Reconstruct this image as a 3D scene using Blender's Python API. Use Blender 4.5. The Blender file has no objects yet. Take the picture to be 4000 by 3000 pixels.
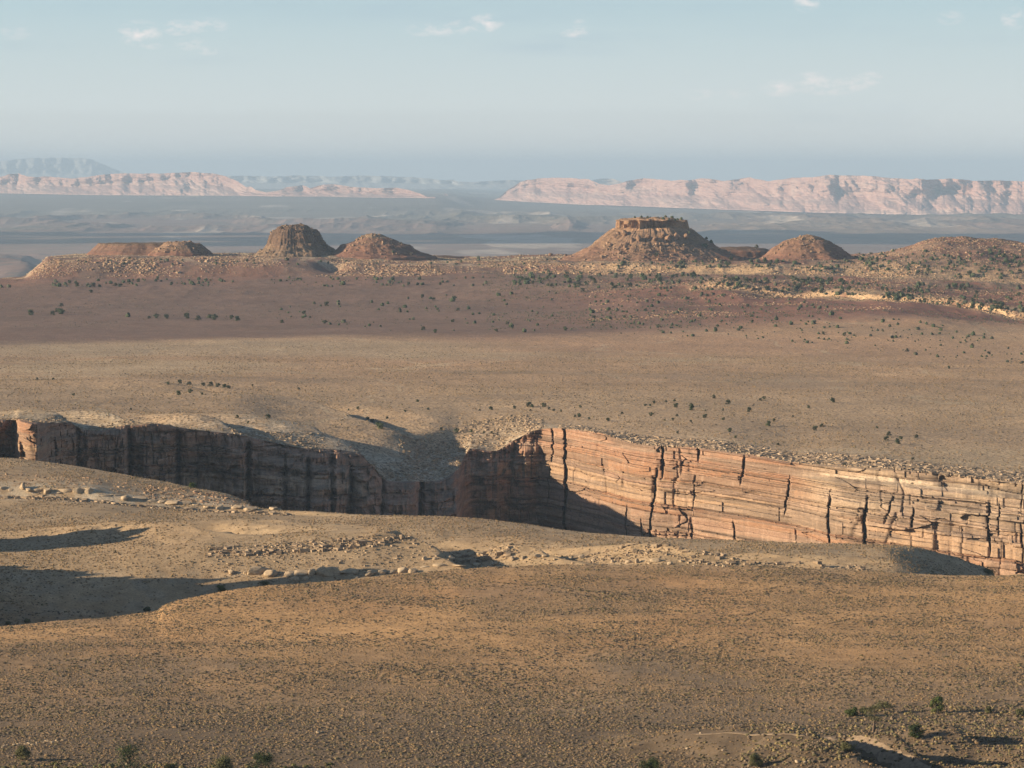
import bpy, math, random
import numpy as np
R = math.radians
C = bpy.context.scene.collection
# ------------------------------------------------------------------ camera
F, HZ = 14231.0, 670.0            # focal length and horizon row in pixels of the 4000x3000 photograph
cam_d = bpy.data.cameras.new("camera"); cam = bpy.data.objects.new("camera", cam_d); C.objects.link(cam)
cam_d.sensor_width = 36; cam_d.lens = 36*F/4000; cam_d.shift_y = -(1500-HZ)/4000
cam_d.clip_start = 1; cam_d.clip_end = 400000
cam.location = (0, 0, 0); cam.rotation_euler = (R(90), 0, 0)
bpy.context.scene.camera = cam
# ------------------------------------------------------------------ sun, sky, exposure
SUN_EL, SUN_BEHIND = R(15.5), R(8)       # sun low on the left, nearly square to the view
to_sun = (-math.cos(SUN_BEHIND)*math.cos(SUN_EL), -math.sin(SUN_BEHIND)*math.cos(SUN_EL), math.sin(SUN_EL))
ld = bpy.data.lights.new("sun", 'SUN'); ld.energy = 5.0; ld.angle = R(0.5); ld.color = (1.0, 0.79, 0.53)
lo = bpy.data.objects.new("sun", ld); C.objects.link(lo)
from mathutils import Vector
lo.rotation_euler = Vector(to_sun).to_track_quat('Z', 'Y').to_euler()
lo.location = (-2000, -500, 600)
vs = bpy.context.scene.view_settings
vs.view_transform = 'Standard'; vs.look = 'None'; vs.exposure = 1.0; vs.gamma = 1

def nodes_of(tree):
    N, L = tree.nodes, tree.links
    def nd(t, **kw):
        n = N.new(t)
        for k, v in kw.items():
            if k.startswith('i_'):
                n.inputs[int(k[2:]) if k[2:].isdigit() else k[2:]].default_value = v
            else: setattr(n, k, v)
        return n
    return N, L, nd

def M(nd, L, op, a, b=None, c=None, clamp=False):
    n = nd('ShaderNodeMath', operation=op); n.use_clamp = clamp
    for i, v in enumerate((a, b, c)):
        if v is None: continue
        if isinstance(v, (int, float)): n.inputs[i].default_value = v
        else: L.new(v, n.inputs[i])
    return n.outputs[0]

w = bpy.data.worlds.new("World"); bpy.context.scene.world = w; w.use_nodes = True
N, L, nd = nodes_of(w.node_tree); N.clear()
sky = nd('ShaderNodeTexSky', sky_type='NISHITA', sun_disc=False)
sky.sun_elevation = SUN_EL; sky.sun_rotation = R(270) - SUN_BEHIND
sky.altitude = 1800; sky.air_density = 1.0; sky.dust_density = 1.2; sky.ozone_density = 1.5
tc = nd('ShaderNodeTexCoord'); sx = nd('ShaderNodeSeparateXYZ'); L.new(tc.outputs['Generated'], sx.inputs[0])
X, Y, Z = sx.outputs
Yc = M(nd, L, 'MAXIMUM', Y, 0.02)
u = M(nd, L, 'DIVIDE', X, Yc); v = M(nd, L, 'DIVIDE', Z, Yc)
cb = nd('ShaderNodeCombineXYZ'); L.new(u, cb.inputs[0]); L.new(M(nd, L, 'MULTIPLY', v, 2.2), cb.inputs[1])
n1 = nd('ShaderNodeTexNoise'); n1.inputs['Scale'].default_value = 210; n1.inputs['Detail'].default_value = 6; n1.inputs['Roughness'].default_value = .62
L.new(cb.outputs[0], n1.inputs['Vector'])
nz = n1.outputs['Fac']
acc = None
# puffs of cumulus: centre and half size in tangent space, strength
PUFFS = [(545,130,75,42,1),(590,165,45,22,.9),(700,108,55,26,.8),(800,100,80,26,.7),(815,200,38,13,1),(745,170,60,22,.45),(60,128,60,22,.35),
         (1900,90,60,30,1),(1820,100,60,20,.7),(1740,118,80,20,.6),(1655,115,60,22,.6),(1925,122,25,14,.8),(2265,100,25,22,.8),(2240,130,50,14,.8),
         (3150,15,45,28,1),(3045,345,70,26,.9),(3165,318,70,30,1),(3240,345,110,22,1),(3330,325,70,22,.9),(3395,308,50,22,.9),(2730,368,50,18,.45),(2860,368,60,14,.3),(3960,70,45,36,.6),(3710,68,50,24,.35)]
for (px, py, rx, ry, st) in PUFFS:
    cu, cv = (px-2000)/F, (HZ-py)/F
    a = M(nd, L, 'DIVIDE', M(nd, L, 'SUBTRACT', u, cu), rx*1.25/F)
    b = M(nd, L, 'DIVIDE', M(nd, L, 'SUBTRACT', v, cv), ry*1.35/F)
    d = M(nd, L, 'ADD', M(nd, L, 'MULTIPLY', a, a), M(nd, L, 'MULTIPLY', b, b))
    g = M(nd, L, 'MULTIPLY', M(nd, L, 'SUBTRACT', 1.0, d, clamp=True), st)
    acc = g if acc is None else M(nd, L, 'MAXIMUM', acc, g)
cm = M(nd, L, 'MULTIPLY', M(nd, L, 'ADD', M(nd, L, 'MULTIPLY', nz, 3.4), -1.45, clamp=True), M(nd, L, 'POWER', acc, .8))
# flat grey-blue cloud bases and long thin bands
BANDS = [(1800,25,1400,60,.8),(2230,190,330,24,.9),(2330,150,260,22,.7),(3150,120,350,28,.5),(150,180,170,18,.5),(800,235,180,18,.4),(1950,165,200,14,.5),(3300,430,330,70,.3),(3800,160,260,20,.35),(1200,60,600,20,.4),(3180,60,140,22,.5),(2000,600,1900,16,.22)]
acb = None
for (px, py, rx, ry, st) in BANDS:
    cu, cv = (px-2000)/F, (HZ-py)/F
    a = M(nd, L, 'DIVIDE', M(nd, L, 'SUBTRACT', u, cu), rx*1.3/F)
    b = M(nd, L, 'DIVIDE', M(nd, L, 'SUBTRACT', v, cv), ry*1.5/F)
    d = M(nd, L, 'ADD', M(nd, L, 'MULTIPLY', a, a), M(nd, L, 'MULTIPLY', b, b))
    g = M(nd, L, 'MULTIPLY', M(nd, L, 'SUBTRACT', 1.0, d, clamp=True), st)
    acb = g if acb is None else M(nd, L, 'MAXIMUM', acb, g)
cb2 = nd('ShaderNodeCombineXYZ'); L.new(u, cb2.inputs[0]); L.new(M(nd, L, 'MULTIPLY', v, 5.0), cb2.inputs[1])
n2 = nd('ShaderNodeTexNoise'); n2.inputs['Scale'].default_value = 45; n2.inputs['Detail'].default_value = 6
L.new(cb2.outputs[0], n2.inputs['Vector'])
bm_ = M(nd, L, 'MULTIPLY', M(nd, L, 'ADD', M(nd, L, 'MULTIPLY', n2.outputs['Fac'], 2.4), -.75, clamp=True), acb)
n3 = nd('ShaderNodeTexNoise'); n3.inputs['Scale'].default_value = 9; n3.inputs['Detail'].default_value = 4
L.new(cb2.outputs[0], n3.inputs['Vector'])
pale = nd('ShaderNodeMix', data_type='RGBA')       # pale haze colour mixed into the low sky, fading out above
pale.inputs[6].default_value = (0, 0, 0, 1)
el = nd('ShaderNodeMapRange', interpolation_type='SMOOTHSTEP'); L.new(Z, el.inputs[0])
for i_, q_ in enumerate((.048, .11, .86, .0)): el.inputs[i_+1].default_value = q_
L.new(M(nd, L, 'ADD', el.outputs[0], M(nd, L, 'MULTIPLY', n3.outputs['Fac'], .12)), pale.inputs[0])
L.new(sky.outputs[0], pale.inputs[6])
ev = nd('ShaderNodeMapRange'); L.new(Z, ev.inputs[0])
for i_, q_ in enumerate((.0, .045, .0, 1.)): ev.inputs[i_+1].default_value = q_
vc = nd('ShaderNodeMix', data_type='RGBA'); L.new(ev.outputs[0], vc.inputs[0]); vc.inputs[6].default_value = (6.7, 6.7, 6.45, 1); vc.inputs[7].default_value = (4.113, 5.278, 5.690, 1)
L.new(vc.outputs[2], pale.inputs[7])
mb = nd('ShaderNodeMix', data_type='RGBA'); L.new(M(nd, L, 'MULTIPLY', bm_, .55), mb.inputs[0]); L.new(pale.outputs[2], mb.inputs[6]); mb.inputs[7].default_value = (3.581, 4.549, 5.225, 1)
mc = nd('ShaderNodeMix', data_type='RGBA'); L.new(M(nd, L, 'MULTIPLY', cm, .75), mc.inputs[0]); L.new(mb.outputs[2], mc.inputs[6]); mc.inputs[7].default_value = (9.096, 7.838, 7.354, 1)
bg = nd('ShaderNodeBackground'); bg.inputs['Strength'].default_value = .062
L.new(mc.outputs[2], bg.inputs['Color'])
wo = nd('ShaderNodeOutputWorld'); L.new(bg.outputs[0], wo.inputs['Surface'])

# ------------------------------------------------------------------ numeric helpers
def hsh(ix, iy, iz, seed):
    h = (ix.astype(np.int64)*374761393 + iy.astype(np.int64)*668265263 + iz*2147483647 + seed*974634777) & 0xffffffff
    h = ((h ^ (h >> 13))*1274126177) & 0xffffffff
    h = ((h ^ (h >> 16))*2246822519) & 0xffffffff
    return ((h ^ (h >> 15)) & 0xffffff)/float(0xffffff)
def vn(x, y, seed=0):                      # value noise 0..1
    xi = np.floor(x); yi = np.floor(y); fx = x-xi; fy = y-yi
    fx = fx*fx*fx*(fx*(fx*6-15)+10); fy = fy*fy*fy*(fy*(fy*6-15)+10)
    a = hsh(xi, yi, 0, seed); b = hsh(xi+1, yi, 0, seed); c = hsh(xi, yi+1, 0, seed); d = hsh(xi+1, yi+1, 0, seed)
    return (a*(1-fx)+b*fx)*(1-fy)+(c*(1-fx)+d*fx)*fy
def fbm(x, y, seed=0, o=4, g=.5):          # about -1..1
    s = 0; a = 1; t = 0
    for k in range(o):
        s = s + a*(vn(x, y, seed+k*17)*2-1); t += a; a *= g
        x, y = x*1.93*.92+y*.77+3.1, y*1.93*.92-x*.40+7.7
    return s/t
def ridge(x, y, seed=0, o=3):
    s = 0; a = 1; t = 0
    for k in range(o):
        s = s + a*(1-2*np.abs(vn(x, y, seed+k*13)*2-1)); t += a; a *= .5
        x, y = x*2.03+1.7, y*2.03+9.2
    return s/t
def sm(a, b, x):
    t = np.clip((x-a)/(b-a), 0, 1); return t*t*(3-2*t)

def pchip_slopes(xk, yk):                  # xk, yk: (N, K)
    h = np.diff(xk, axis=1); dl = np.diff(yk, axis=1)/h
    d = np.zeros_like(yk)
    w1 = 2*h[:, 1:]+h[:, :-1]; w2 = h[:, 1:]+2*h[:, :-1]
    ok = dl[:, :-1]*dl[:, 1:] > 0
    with np.errstate(divide='ignore', invalid='ignore'):
        m = (w1+w2)/(w1/dl[:, :-1]+w2/dl[:, 1:])
    d[:, 1:-1] = np.where(ok, m, 0); d[:, 0] = dl[:, 0]; d[:, -1] = dl[:, -1]
    return d
def pchip1(xk, yk, x):
    xk = np.asarray(xk, float)[None]; yk = np.asarray(yk, float)[None]
    d = pchip_slopes(xk, yk)[0]; xk = xk[0]; yk = yk[0]
    x = np.clip(x, xk[0], xk[-1]); k = np.clip(np.searchsorted(xk, x, side='right')-1, 0, len(xk)-2)
    h = xk[k+1]-xk[k]; t = (x-xk[k])/h
    return ((1+2*t)*(1-t)**2)*yk[k]+t*(1-t)**2*h*d[k]+t*t*(3-2*t)*yk[k+1]+t*t*(t-1)*h*d[k+1]

def scarp(X, Y, px, Yc, ry, slant, H, ramp, fall, cut=.8):
    """a low swell that rises gently from the left and drops off to the right along a slanting edge"""
    x = X-XA(px, Yc)-slant*(Y-Yc)
    return H*np.where(x < 0, np.exp(-(np.minimum(x, 0)/ramp)**2), 1-(1+cut)*sm(0, fall, x)+cut*sm(fall*1.6, fall*5, x))*np.exp(-(((Y-Yc)/ry)**2)**1.3)
XA = lambda x, Y: (x-2000)/F*Y
class Loft:
    """height field: cross-valley curves, each (photo column, depth Y, height z), blended along the depth"""
    def __init__(s, curves, seed, extra=None): s.c = curves; s.seed = seed; s.extra = extra
    def knots(s, u):
        px = 2000+u*F
        Yk = np.stack([pchip1([p[0] for p in c], [p[1] for p in c], px) for c in s.c], 1)
        zk = np.stack([pchip1([p[0] for p in c], [p[2] for p in c], px) for c in s.c], 1)
        for k in range(1, Yk.shape[1]): Yk[:, k] = np.maximum(Yk[:, k], Yk[:, k-1]+2.5)
        return Yk, zk
    def z_at(s, u, Yv, fine=True):
        u = np.asarray(u, float); Yv = np.asarray(Yv, float); out = np.empty_like(Yv)
        for i in range(0, len(u), 60000):
            uu = u[i:i+60000]; yy = Yv[i:i+60000]
            Yk, zk = s.knots(uu); d = pchip_slopes(Yk, zk)
            k = np.clip((Yk <= yy[:, None]).sum(1)-1, 0, Yk.shape[1]-2); a = np.arange(len(uu))
            h = Yk[a, k+1]-Yk[a, k]; t = np.clip((yy-Yk[a, k])/h, 0, 1)
            out[i:i+60000] = ((1+2*t)*(1-t)**2)*zk[a, k]+t*(1-t)**2*h*d[a, k]+t*t*(3-2*t)*zk[a, k+1]+t*t*(t-1)*h*d[a, k+1]
        Xv = u*Yv
        if s.extra is not None: out = out+s.extra(Xv, Yv, u)
        return out

def cv(pts): return [(x, Y, -(y-HZ)/F*Y) for (x, y, Y) in pts]         # curve from photo column, row, depth
def cz(pts): return [(x, Y, z) for (x, Y, z) in pts]

def mesh_obj(name, V, Fc, mats, smooth=True, col=None, mi=None, parent=None):
    me = bpy.data.meshes.new(name)
    V = np.ascontiguousarray(V, np.float32); Fc = np.ascontiguousarray(Fc, np.int32); nf, k = Fc.shape
    me.vertices.add(len(V)); me.vertices.foreach_set("co", V.ravel())
    me.loops.add(nf*k); me.loops.foreach_set("vertex_index", Fc.ravel())
    me.polygons.add(nf); me.polygons.foreach_set("loop_start", np.arange(0, nf*k, k, dtype=np.int32))
    me.polygons.foreach_set("use_smooth", np.full(nf, smooth, bool))
    for m in (mats if isinstance(mats, list) else [mats]): me.materials.append(m)
    if mi is not None: me.polygons.foreach_set("material_index", np.ascontiguousarray(mi, np.int32))
    if col is not None:
        a = me.color_attributes.new("tint", 'FLOAT_COLOR', 'POINT')
        cc = np.ones((len(V), 4), np.float32); cc[:, :col.shape[1]] = col; a.data.foreach_set("color", cc.ravel())
    me.update(); me.validate()
    o = bpy.data.objects.new(name, me); C.objects.link(o)
    if parent: o.parent = parent
    return o
def grid_faces(nc, nr):                     # vertex index = col*nr + row
    i = np.arange(nc-1)[:, None]*nr+np.arange(nr-1)[None]
    i = i.ravel(); return np.stack([i, i+nr, i+nr+1, i+1], 1)

# ------------------------------------------------------------------ materials
def new_mat(name):
    m = bpy.data.materials.new(name); m.use_nodes = True
    N, L, nd = nodes_of(m.node_tree); b = N['Principled BSDF']; b.inputs['Roughness'].default_value = .95
    if 'Specular IOR Level' in b.inputs: b.inputs['Specular IOR Level'].default_value = .12
    return m, N, L, nd, b
def noise(nd, L, vec, scale, detail=4, rough=.55, stretch=None):
    if stretch:
        mp = nd('ShaderNodeMapping'); mp.inputs['Scale'].default_value = stretch; L.new(vec, mp.inputs[0]); vec = mp.outputs[0]
    n = nd('ShaderNodeTexNoise'); n.inputs['Scale'].default_value = scale; n.inputs['Detail'].default_value = detail; n.inputs['Roughness'].default_value = rough
    L.new(vec, n.inputs['Vector']); return n.outputs['Fac']
def rng(nd, L, v, a, b, c, d):
    n = nd('ShaderNodeMapRange'); L.new(v, n.inputs[0])
    for i, q in enumerate((a, b, c, d)): n.inputs[i+1].default_value = q
    return n.outputs[0]
def mixc(nd, L, f, a, b, mode='MIX'):
    n = nd('ShaderNodeMix', data_type='RGBA', blend_type=mode)
    for i, q in ((0, f), (6, a), (7, b)):
        if isinstance(q, (int, float)): n.inputs[i].default_value = q
        elif isinstance(q, tuple): n.inputs[i].default_value = (*q, 1)
        else: L.new(q, n.inputs[i])
    return n.outputs[2]

def soil_material(name, scales=(.55, .09, .012), speck=(.10, .085, .07), amt=.55, bump=.5, bscale=.4):
    """soil and dry grass: tint from the ground's own colour map, speckled by small plants"""
    m, N, L, nd, b = new_mat(name)
    at = nd('ShaderNodeAttribute', attribute_name='tint'); pos = nd('ShaderNodeNewGeometry').outputs['Position']
    f1 = noise(nd, L, pos, scales[0], 3, .6); f2 = noise(nd, L, pos, scales[1], 5, .6); f3 = noise(nd, L, pos, scales[2], 4, .55)
    c = mixc(nd, L, 1.0, at.outputs['Color'], rngc(nd, L, f2, .3, .7, .72, 1.28), 'MULTIPLY')
    c = mixc(nd, L, 1.0, c, rngc(nd, L, f3, .3, .7, .85, 1.15), 'MULTIPLY')
    sp = M(nd, L, 'MULTIPLY', rng(nd, L, M(nd, L, 'ADD', f1, M(nd, L, 'MULTIPLY', f2, .35)), .66, .76, 0, 1), amt)
    c = mixc(nd, L, sp, c, speck)
    L.new(c, b.inputs['Base Color'])
    bp = nd('ShaderNodeBump'); bp.inputs['Strength'].default_value = bump; bp.inputs['Distance'].default_value = bscale
    L.new(f1, bp.inputs['Height']); L.new(bp.outputs[0], b.inputs['Normal'])
    return m
def rngc(nd, L, v, a, b, c, d):
    s = rng(nd, L, v, a, b, c, d); cb = nd('ShaderNodeCombineColor')
    for i in range(3): L.new(s, cb.inputs[i])
    return cb.outputs[0]

soil_near = soil_material("dry grass and soil", (1.1, .16, .02), amt=.35, bump=.6, bscale=.35)
soil_mid = soil_material("plateau grass", (.42, .07, .008), amt=.75, bump=.7, bscale=.9)
soil_far = soil_material("distant desert floor", (.010, .0022, .0005), speck=(.09, .10, .09), amt=.5, bump=.6, bscale=12)

def rock_material(name, base, light, dark, bed=.35, streak=.09, bump=.6, bd=.6, patch=.05, scale=1.0, use_tint=False):
    m, N, L, nd, b = new_mat(name)
    pos = nd('ShaderNodeNewGeometry').outputs['Position']
    beds = noise(nd, L, pos, bed*scale, 5, .65, (.05, .05, 1.0))
    beds2 = noise(nd, L, pos, 1.6*scale, 3, .6, (.12, .12, 1.0))
    pt = noise(nd, L, pos, patch*scale, 5, .6); st = noise(nd, L, pos, streak*2.2*scale, 4, .6, (1, 1, .12)); fn = noise(nd, L, pos, .9*scale, 5, .65)
    if use_tint:
        base = nd('ShaderNodeAttribute', attribute_name='tint').outputs['Color']
    c = mixc(nd, L, rng(nd, L, beds, .46, .68, 0, .5), base, light)
    c = mixc(nd, L, M(nd, L, 'MULTIPLY', rng(nd, L, beds2, .52, .62, 0, .75), rng(nd, L, pt, .38, .62, .15, 1)), c, dark)
    c = mixc(nd, L, M(nd, L, 'MULTIPLY', rng(nd, L, st, .52, .72, 0, .55), 1.0), c, dark)
    c = mixc(nd, L, rng(nd, L, st, .30, .42, .4, 0), c, light)
    c = mixc(nd, L, 1.0, c, rngc(nd, L, fn, .3, .7, .75, 1.25), 'MULTIPLY')
    L.new(c, b.inputs['Base Color'])
    bp = nd('ShaderNodeBump'); bp.inputs['Strength'].default_value = bump; bp.inputs['Distance'].default_value = bd
    L.new(M(nd, L, 'ADD', M(nd, L, 'MULTIPLY', beds2, 1.2), fn), bp.inputs['Height']); L.new(bp.outputs[0], b.inputs['Normal'])
    return m
wall_mat = rock_material("banded gorge sandstone", (.33, .195, .135), (.44, .31, .225), (.17, .12, .09), use_tint=True)
butte_mat = rock_material("butte talus and rock", (.2, .11, .08), (.27, .17, .11), (.10, .065, .05), bed=.12, scale=.5, bump=.7, bd=1.4, use_tint=True)
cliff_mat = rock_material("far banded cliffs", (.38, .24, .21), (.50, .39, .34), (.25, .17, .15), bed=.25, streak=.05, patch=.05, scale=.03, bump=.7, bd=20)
far_mesa_mat = rock_material("hazed far mesas", (.32, .34, .36), (.35, .36, .37), (.29, .30, .32), scale=.02, bump=.3, bd=20)  # haze put into the colour, so mesas and mountain look fainter
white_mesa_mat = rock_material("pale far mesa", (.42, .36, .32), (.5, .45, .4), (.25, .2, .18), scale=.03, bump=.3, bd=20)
boulder_mat = rock_material("cream sandstone boulder", (.40, .31, .21), (.47, .38, .27), (.22, .165, .115), scale=1.4, bump=.5, bd=.15)
redrock_mat = rock_material("brown sandstone block", (.25, .155, .10), (.33, .22, .15), (.13, .085, .06), scale=.6, bump=.5, bd=.4)
rubble_mat = rock_material("rubble rock", (.34, .23, .15), (.42, .31, .21), (.2, .14, .1), scale=.7, bump=.4, bd=.4, use_tint=True)

def plant_material(name):
    m, N, L, nd, b = new_mat(name)
    at = nd('ShaderNodeAttribute', attribute_name='tint'); pos = nd('ShaderNodeNewGeometry').outputs['Position']
    f = noise(nd, L, pos, 2.2, 3, .6)
    c = mixc(nd, L, 1.0, at.outputs['Color'], rngc(nd, L, f, .3, .7, .6, 1.4), 'MULTIPLY')
    L.new(c, b.inputs['Base Color']); return m
shrub_mat = plant_material("sagebrush"); juniper_mat = plant_material("juniper foliage")
def flat_mat(name, c, rough=.9):
    m, N, L, nd, b = new_mat(name); pos = nd('ShaderNodeNewGeometry').outputs['Position']
    f = noise(nd, L, pos, 3.0, 3, .6); L.new(mixc(nd, L, 1.0, c, rngc(nd, L, f, .3, .7, .7, 1.3), 'MULTIPLY'), b.inputs['Base Color']); return m
bark_mat = flat_mat("juniper bark", (.12, .09, .07))

# ------------------------------------------------------------------ near side of the gorge
XA = lambda x, Y: (x-2000)/F*Y
def dep(X, Y, cx, cY, rx, rY, d, rot=0, p=1.0):
    cX = XA(cx, cY); a = X-cX; b = Y-cY; c_, s_ = math.cos(rot), math.sin(rot)
    q = ((a*c_+b*s_)/rx)**2+((-a*s_+b*c_)/rY)**2
    return -d*np.exp(-q**p)
def near_extra(X, Y, u):
    s = fbm(X/90, Y/90, 3, 3)*1.6*sm(700, 1000, Y)+fbm(X/14, Y/14, 9, 4)*.38
    # steeper on their left sides, so that the low sun leaves them dark
    wx, wy = X+fbm(X/22, Y/22, 4, 3)*13, Y+fbm(X/25, Y/25, 6, 3)*6
    s = s+scarp(wx, wy, 1430, 1806, 88, -.62, 7.5, 110, 24, 1.2)+scarp(wx, wy, 2020, 1795, 44, -.8, 5, 60, 13, 1.0)+scarp(wx, wy, 2560, 1775, 36, -.9, 4.5, 60, 12, 1.0)+scarp(wx, wy, 3020, 1762, 26, -.9, 3.5, 50, 10, 1.0)+scarp(wx, wy, 620, 1845, 30, -1.1, 5, 60, 14, 1.0)+scarp(wx, wy, 1000, 1880, 16, -2, 2.5, 50, 9)+scarp(wx, wy, 2300, 1868, 12, -1.5, 1.6, 40, 8)
    s = s+scarp(wx, wy, 3120, 1108, 45, -.5, 10, 28, 12)+scarp(wx, wy, 3520, 1128, 20, -.6, 9, 24, 11)+scarp(wx, wy, 3740, 1160, 9, -.8, 5, 18, 7)
    s = s-dep(X, Y, -620, 1652, 42, 80, 74, 0, 1.6)*(1+.6*fbm(Y/14, Y*0, 19, 3)+.3*fbm(Y/4, Y*0, 20, 2))-dep(X, Y, -360, 1812, 22, 24, 42, 0, 1.6)*(1+.3*fbm(Y/6, Y*0, 23, 3))  # two hills added out of view at left to cast shade rightwards
    return s
cA = cv([(-1500,2480,1500),(0,2445,1500),(300,2418,1512),(500,2398,1530),(610,2384,1540),(640,2362,1546),(700,2338,1556),(1000,2294,1580),(1500,2258,1610),(2000,2217,1650),(2500,2202,1680),(3000,2215,1680),(3500,2235,1670),(3850,2249,1662),(4000,2243,1660),(5500,2240,1650)])
cB = cz([(-1500,1570,-187),(-500,1570,-187),(-150,1570,-212),(0,1575,-224),(500,1600,-222),(1000,1650,-209),(1400,1672,-196),(1700,1688,-191.5),(2000,1700,-190),(2500,1720,-188),(3000,1715,-189),(3350,1710,-189),(3600,1705,-194),(3700,1702,-199),(3800,1700,-207),(3880,1700,-216),(3960,1695,-250),(4050,1695,-300),(5500,1695,-320)])
cC1 = cv([(-1500,2250,1740),(0,2240,1740),(500,2215,1748),(850,2186,1762),(1400,2180,1762),(1700,2152,1782),(2500,2178,1767),(2800,2212,1737),(3300,2213,1732),(3480,2219,1732)])+cz([(3600,1733,-192),(3700,1733,-197),(3800,1733,-206),(3900,1733,-219),(3970,1735,-270),(4060,1725,-300),(5500,1725,-320)])
cC2 = cv([(-1500,2225,1752),(0,2215,1752),(500,2192,1760),(850,2168,1770),(1400,2163,1770),(1700,2134,1790),(2500,2157,1775),(2800,2193,1745),(3300,2197,1740),(3480,2203,1740)])+cz([(3600,1742,-191),(3700,1742,-196.5),(3800,1742,-206),(3900,1742,-219),(3970,1745,-270),(4060,1733,-300),(5500,1733,-320)])
cD = cv([(-1500,2110,1860),(0,2108,1855),(1000,2098,1855),(2000,2122,1840),(3000,2158,1800),(3450,2162,1798)])+cz([(3560,1805,-192),(3700,1812,-200),(3800,1816,-208.5),(3880,1820,-217),(3970,1825,-275),(4060,1760,-300),(5500,1760,-320)])
cF1 = cv([(-1500,1945,2060),(0,1945,2062),(350,1965,2058),(700,1992,2050),(1100,2010,2030),(1400,2020,1990),(1700,2040,1950),(2300,2095,1900),(3000,2128,1850),(3450,2140,1838)])+cz([(3560,1850,-193),(3700,1862,-200.5),(3800,1870,-208.5),(3880,1875,-217),(3970,1880,-280),(4060,1790,-310),(5500,1790,-325)])
cF2 = cv([(-1500,1903,2075),(0,1905,2076),(350,1912,2072),(450,1935,2070),(700,1968,2064),(1050,1988,2045),(1400,2010,2000),(1700,2033,1962),(2300,2091,1912),(3000,2122,1862),(3450,2136,1852)])+cz([(3560,1864,-193.2),(3700,1878,-200.8),(3800,1888,-208.6),(3880,1895,-217),(3970,1900,-285),(4060,1810,-315),(5500,1810,-330)])
cE = cv([(-1500,1768,2260),(0,1787,2230),(200,1808,2215),(500,1857,2180),(760,1903,2140),(900,1932,2122),(965,1960,2112),(990,1985,2090),(1100,1996,2062),(1250,2003,2040),(1700,2022,2010),(2000,2050,1990),(2300,2087,1960),(2600,2102,1930),(3000,2111,1900),(3450,2130,1880),(3560,2142,1895),(3700,2173,1915),(3800,2206,1935),(3880,2244,1955)])+cz([(3970,1970,-290),(4060,1980,-320),(5500,1980,-335)])
def shift(c, dY, z=None, dz=0): return [(x, Y+dY, (z if z is not None else zz+dz)) for (x, Y, zz) in c]
cG = shift(cE, 22, dz=-40); cH = shift(cE, 60, z=-330)
flr = cz([(-1500,2360,-345),(0,2440,-345),(2000,2560,-345),(3000,2330,-345),(4000,2200,-345),(5500,2080,-345)])
flr2 = cz([(-1500,2520,-340),(0,2700,-340),(1500,2780,-340),(2100,2960,-340),(3000,2760,-340),(4000,2560,-340),(5500,2350,-340)])
near = Loft([cz([(-1500,40,-14),(5500,40,-14)]), cz([(-1500,300,-72),(5500,300,-72)]), cz([(-1500,760,-148),(5500,760,-148)]),
    cv([(-1500,3060,1060),(2500,3060,1060),(4000,3060,1060),(5500,3060,1060)]), cv([(-1500,2850,1180),(4000,2850,1180),(5500,2850,1180)]),
    cv([(-1500,2680,1300),(2000,2670,1300),(4000,2660,1300),(5500,2660,1300)]), cv([(-1500,2540,1420),(0,2520,1420),(2000,2470,1430),(4000,2455,1430),(5500,2450,1430)]),
    cA, cB, cC1, cC2, cD, cF1, cF2, cE, cG, cH, flr, flr2], 1, near_extra)
ROWS_NEAR = [10, 16, 40, 36, 40, 40, 60, 60, 70, 12, 60, 90, 12, 60, 10, 8, 6, 8]

# ------------------------------------------------------------------ far side of the gorge and everything to the horizon
cR = cv([(-1500,1560,2400),(-400,1610,2440),(0,1640,2470),(55,1641,2478),(75,1638,2450),(140,1650,2432),(200,1652,2500),(330,1655,2565),(600,1652,2612),(700,1667,2625),(850,1688,2640),(1000,1716,2655),(1180,1762,2668),(1300,1787,2680),(1450,1812,2695),(1520,1837,2702),(1615,1838,2712),(1650,1842,2735),(1740,1848,2765),(1790,1830,2795),(1815,1775,2865),(1838,1748,2875),(1933,1760,2880),(2009,1718,2900),(2097,1680,2900),(2199,1674,2870),(2338,1692,2810),(2503,1736,2735),(2727,1750,2690),(2916,1774,2640),(3106,1806,2590),(3486,1832,2510),(4000,1883,2430),(5500,1950,2200)])
cR1 = cv([(-1500,1540,2700),(0,1612,2760),(500,1628,2790),(900,1655,2770),(1150,1698,2765),(1300,1716,2775),(1450,1728,2800),(1560,1742,2820),(1660,1762,2850),(1800,1702,2960),(2100,1648,3000),(2500,1695,2860),(2800,1722,2780),(3100,1758,2720),(3300,1780,2640),(4000,1852,2520),(5500,1920,2260)])
cR2 = cv([(-1500,1530,2760),(0,1600,2810),(500,1615,2850),(900,1636,2830),(1150,1676,2830),(1300,1688,2840),(1450,1690,2860),(1560,1682,2900),(1660,1673,2940),(1800,1662,3010),(2100,1638,3030),(2500,1680,2900),(2800,1705,2820),(3100,1742,2760),(3300,1766,2690),(4000,1840,2560),(5500,1900,2300)])
h1 = cz([(-1500,3250,-190),(0,3250,-192),(1500,3250,-203),(2500,3250,-204),(4000,3250,-207),(5500,3250,-207)])
h2 = cz([(-1500,3800,-203),(0,3800,-205),(2000,3800,-207),(4000,3800,-209),(5500,3800,-209)])
h3 = cz([(-1500,4350,-209),(0,4350,-210),(1500,4350,-211),(2500,4350,-211),(4000,4300,-212),(5500,4300,-212)])
h4 = cz([(-1500,4850,-209),(0,4850,-209),(2000,4850,-207),(2800,4850,-200),(3500,4800,-192),(4000,4720,-203),(5500,4700,-203)])
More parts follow.
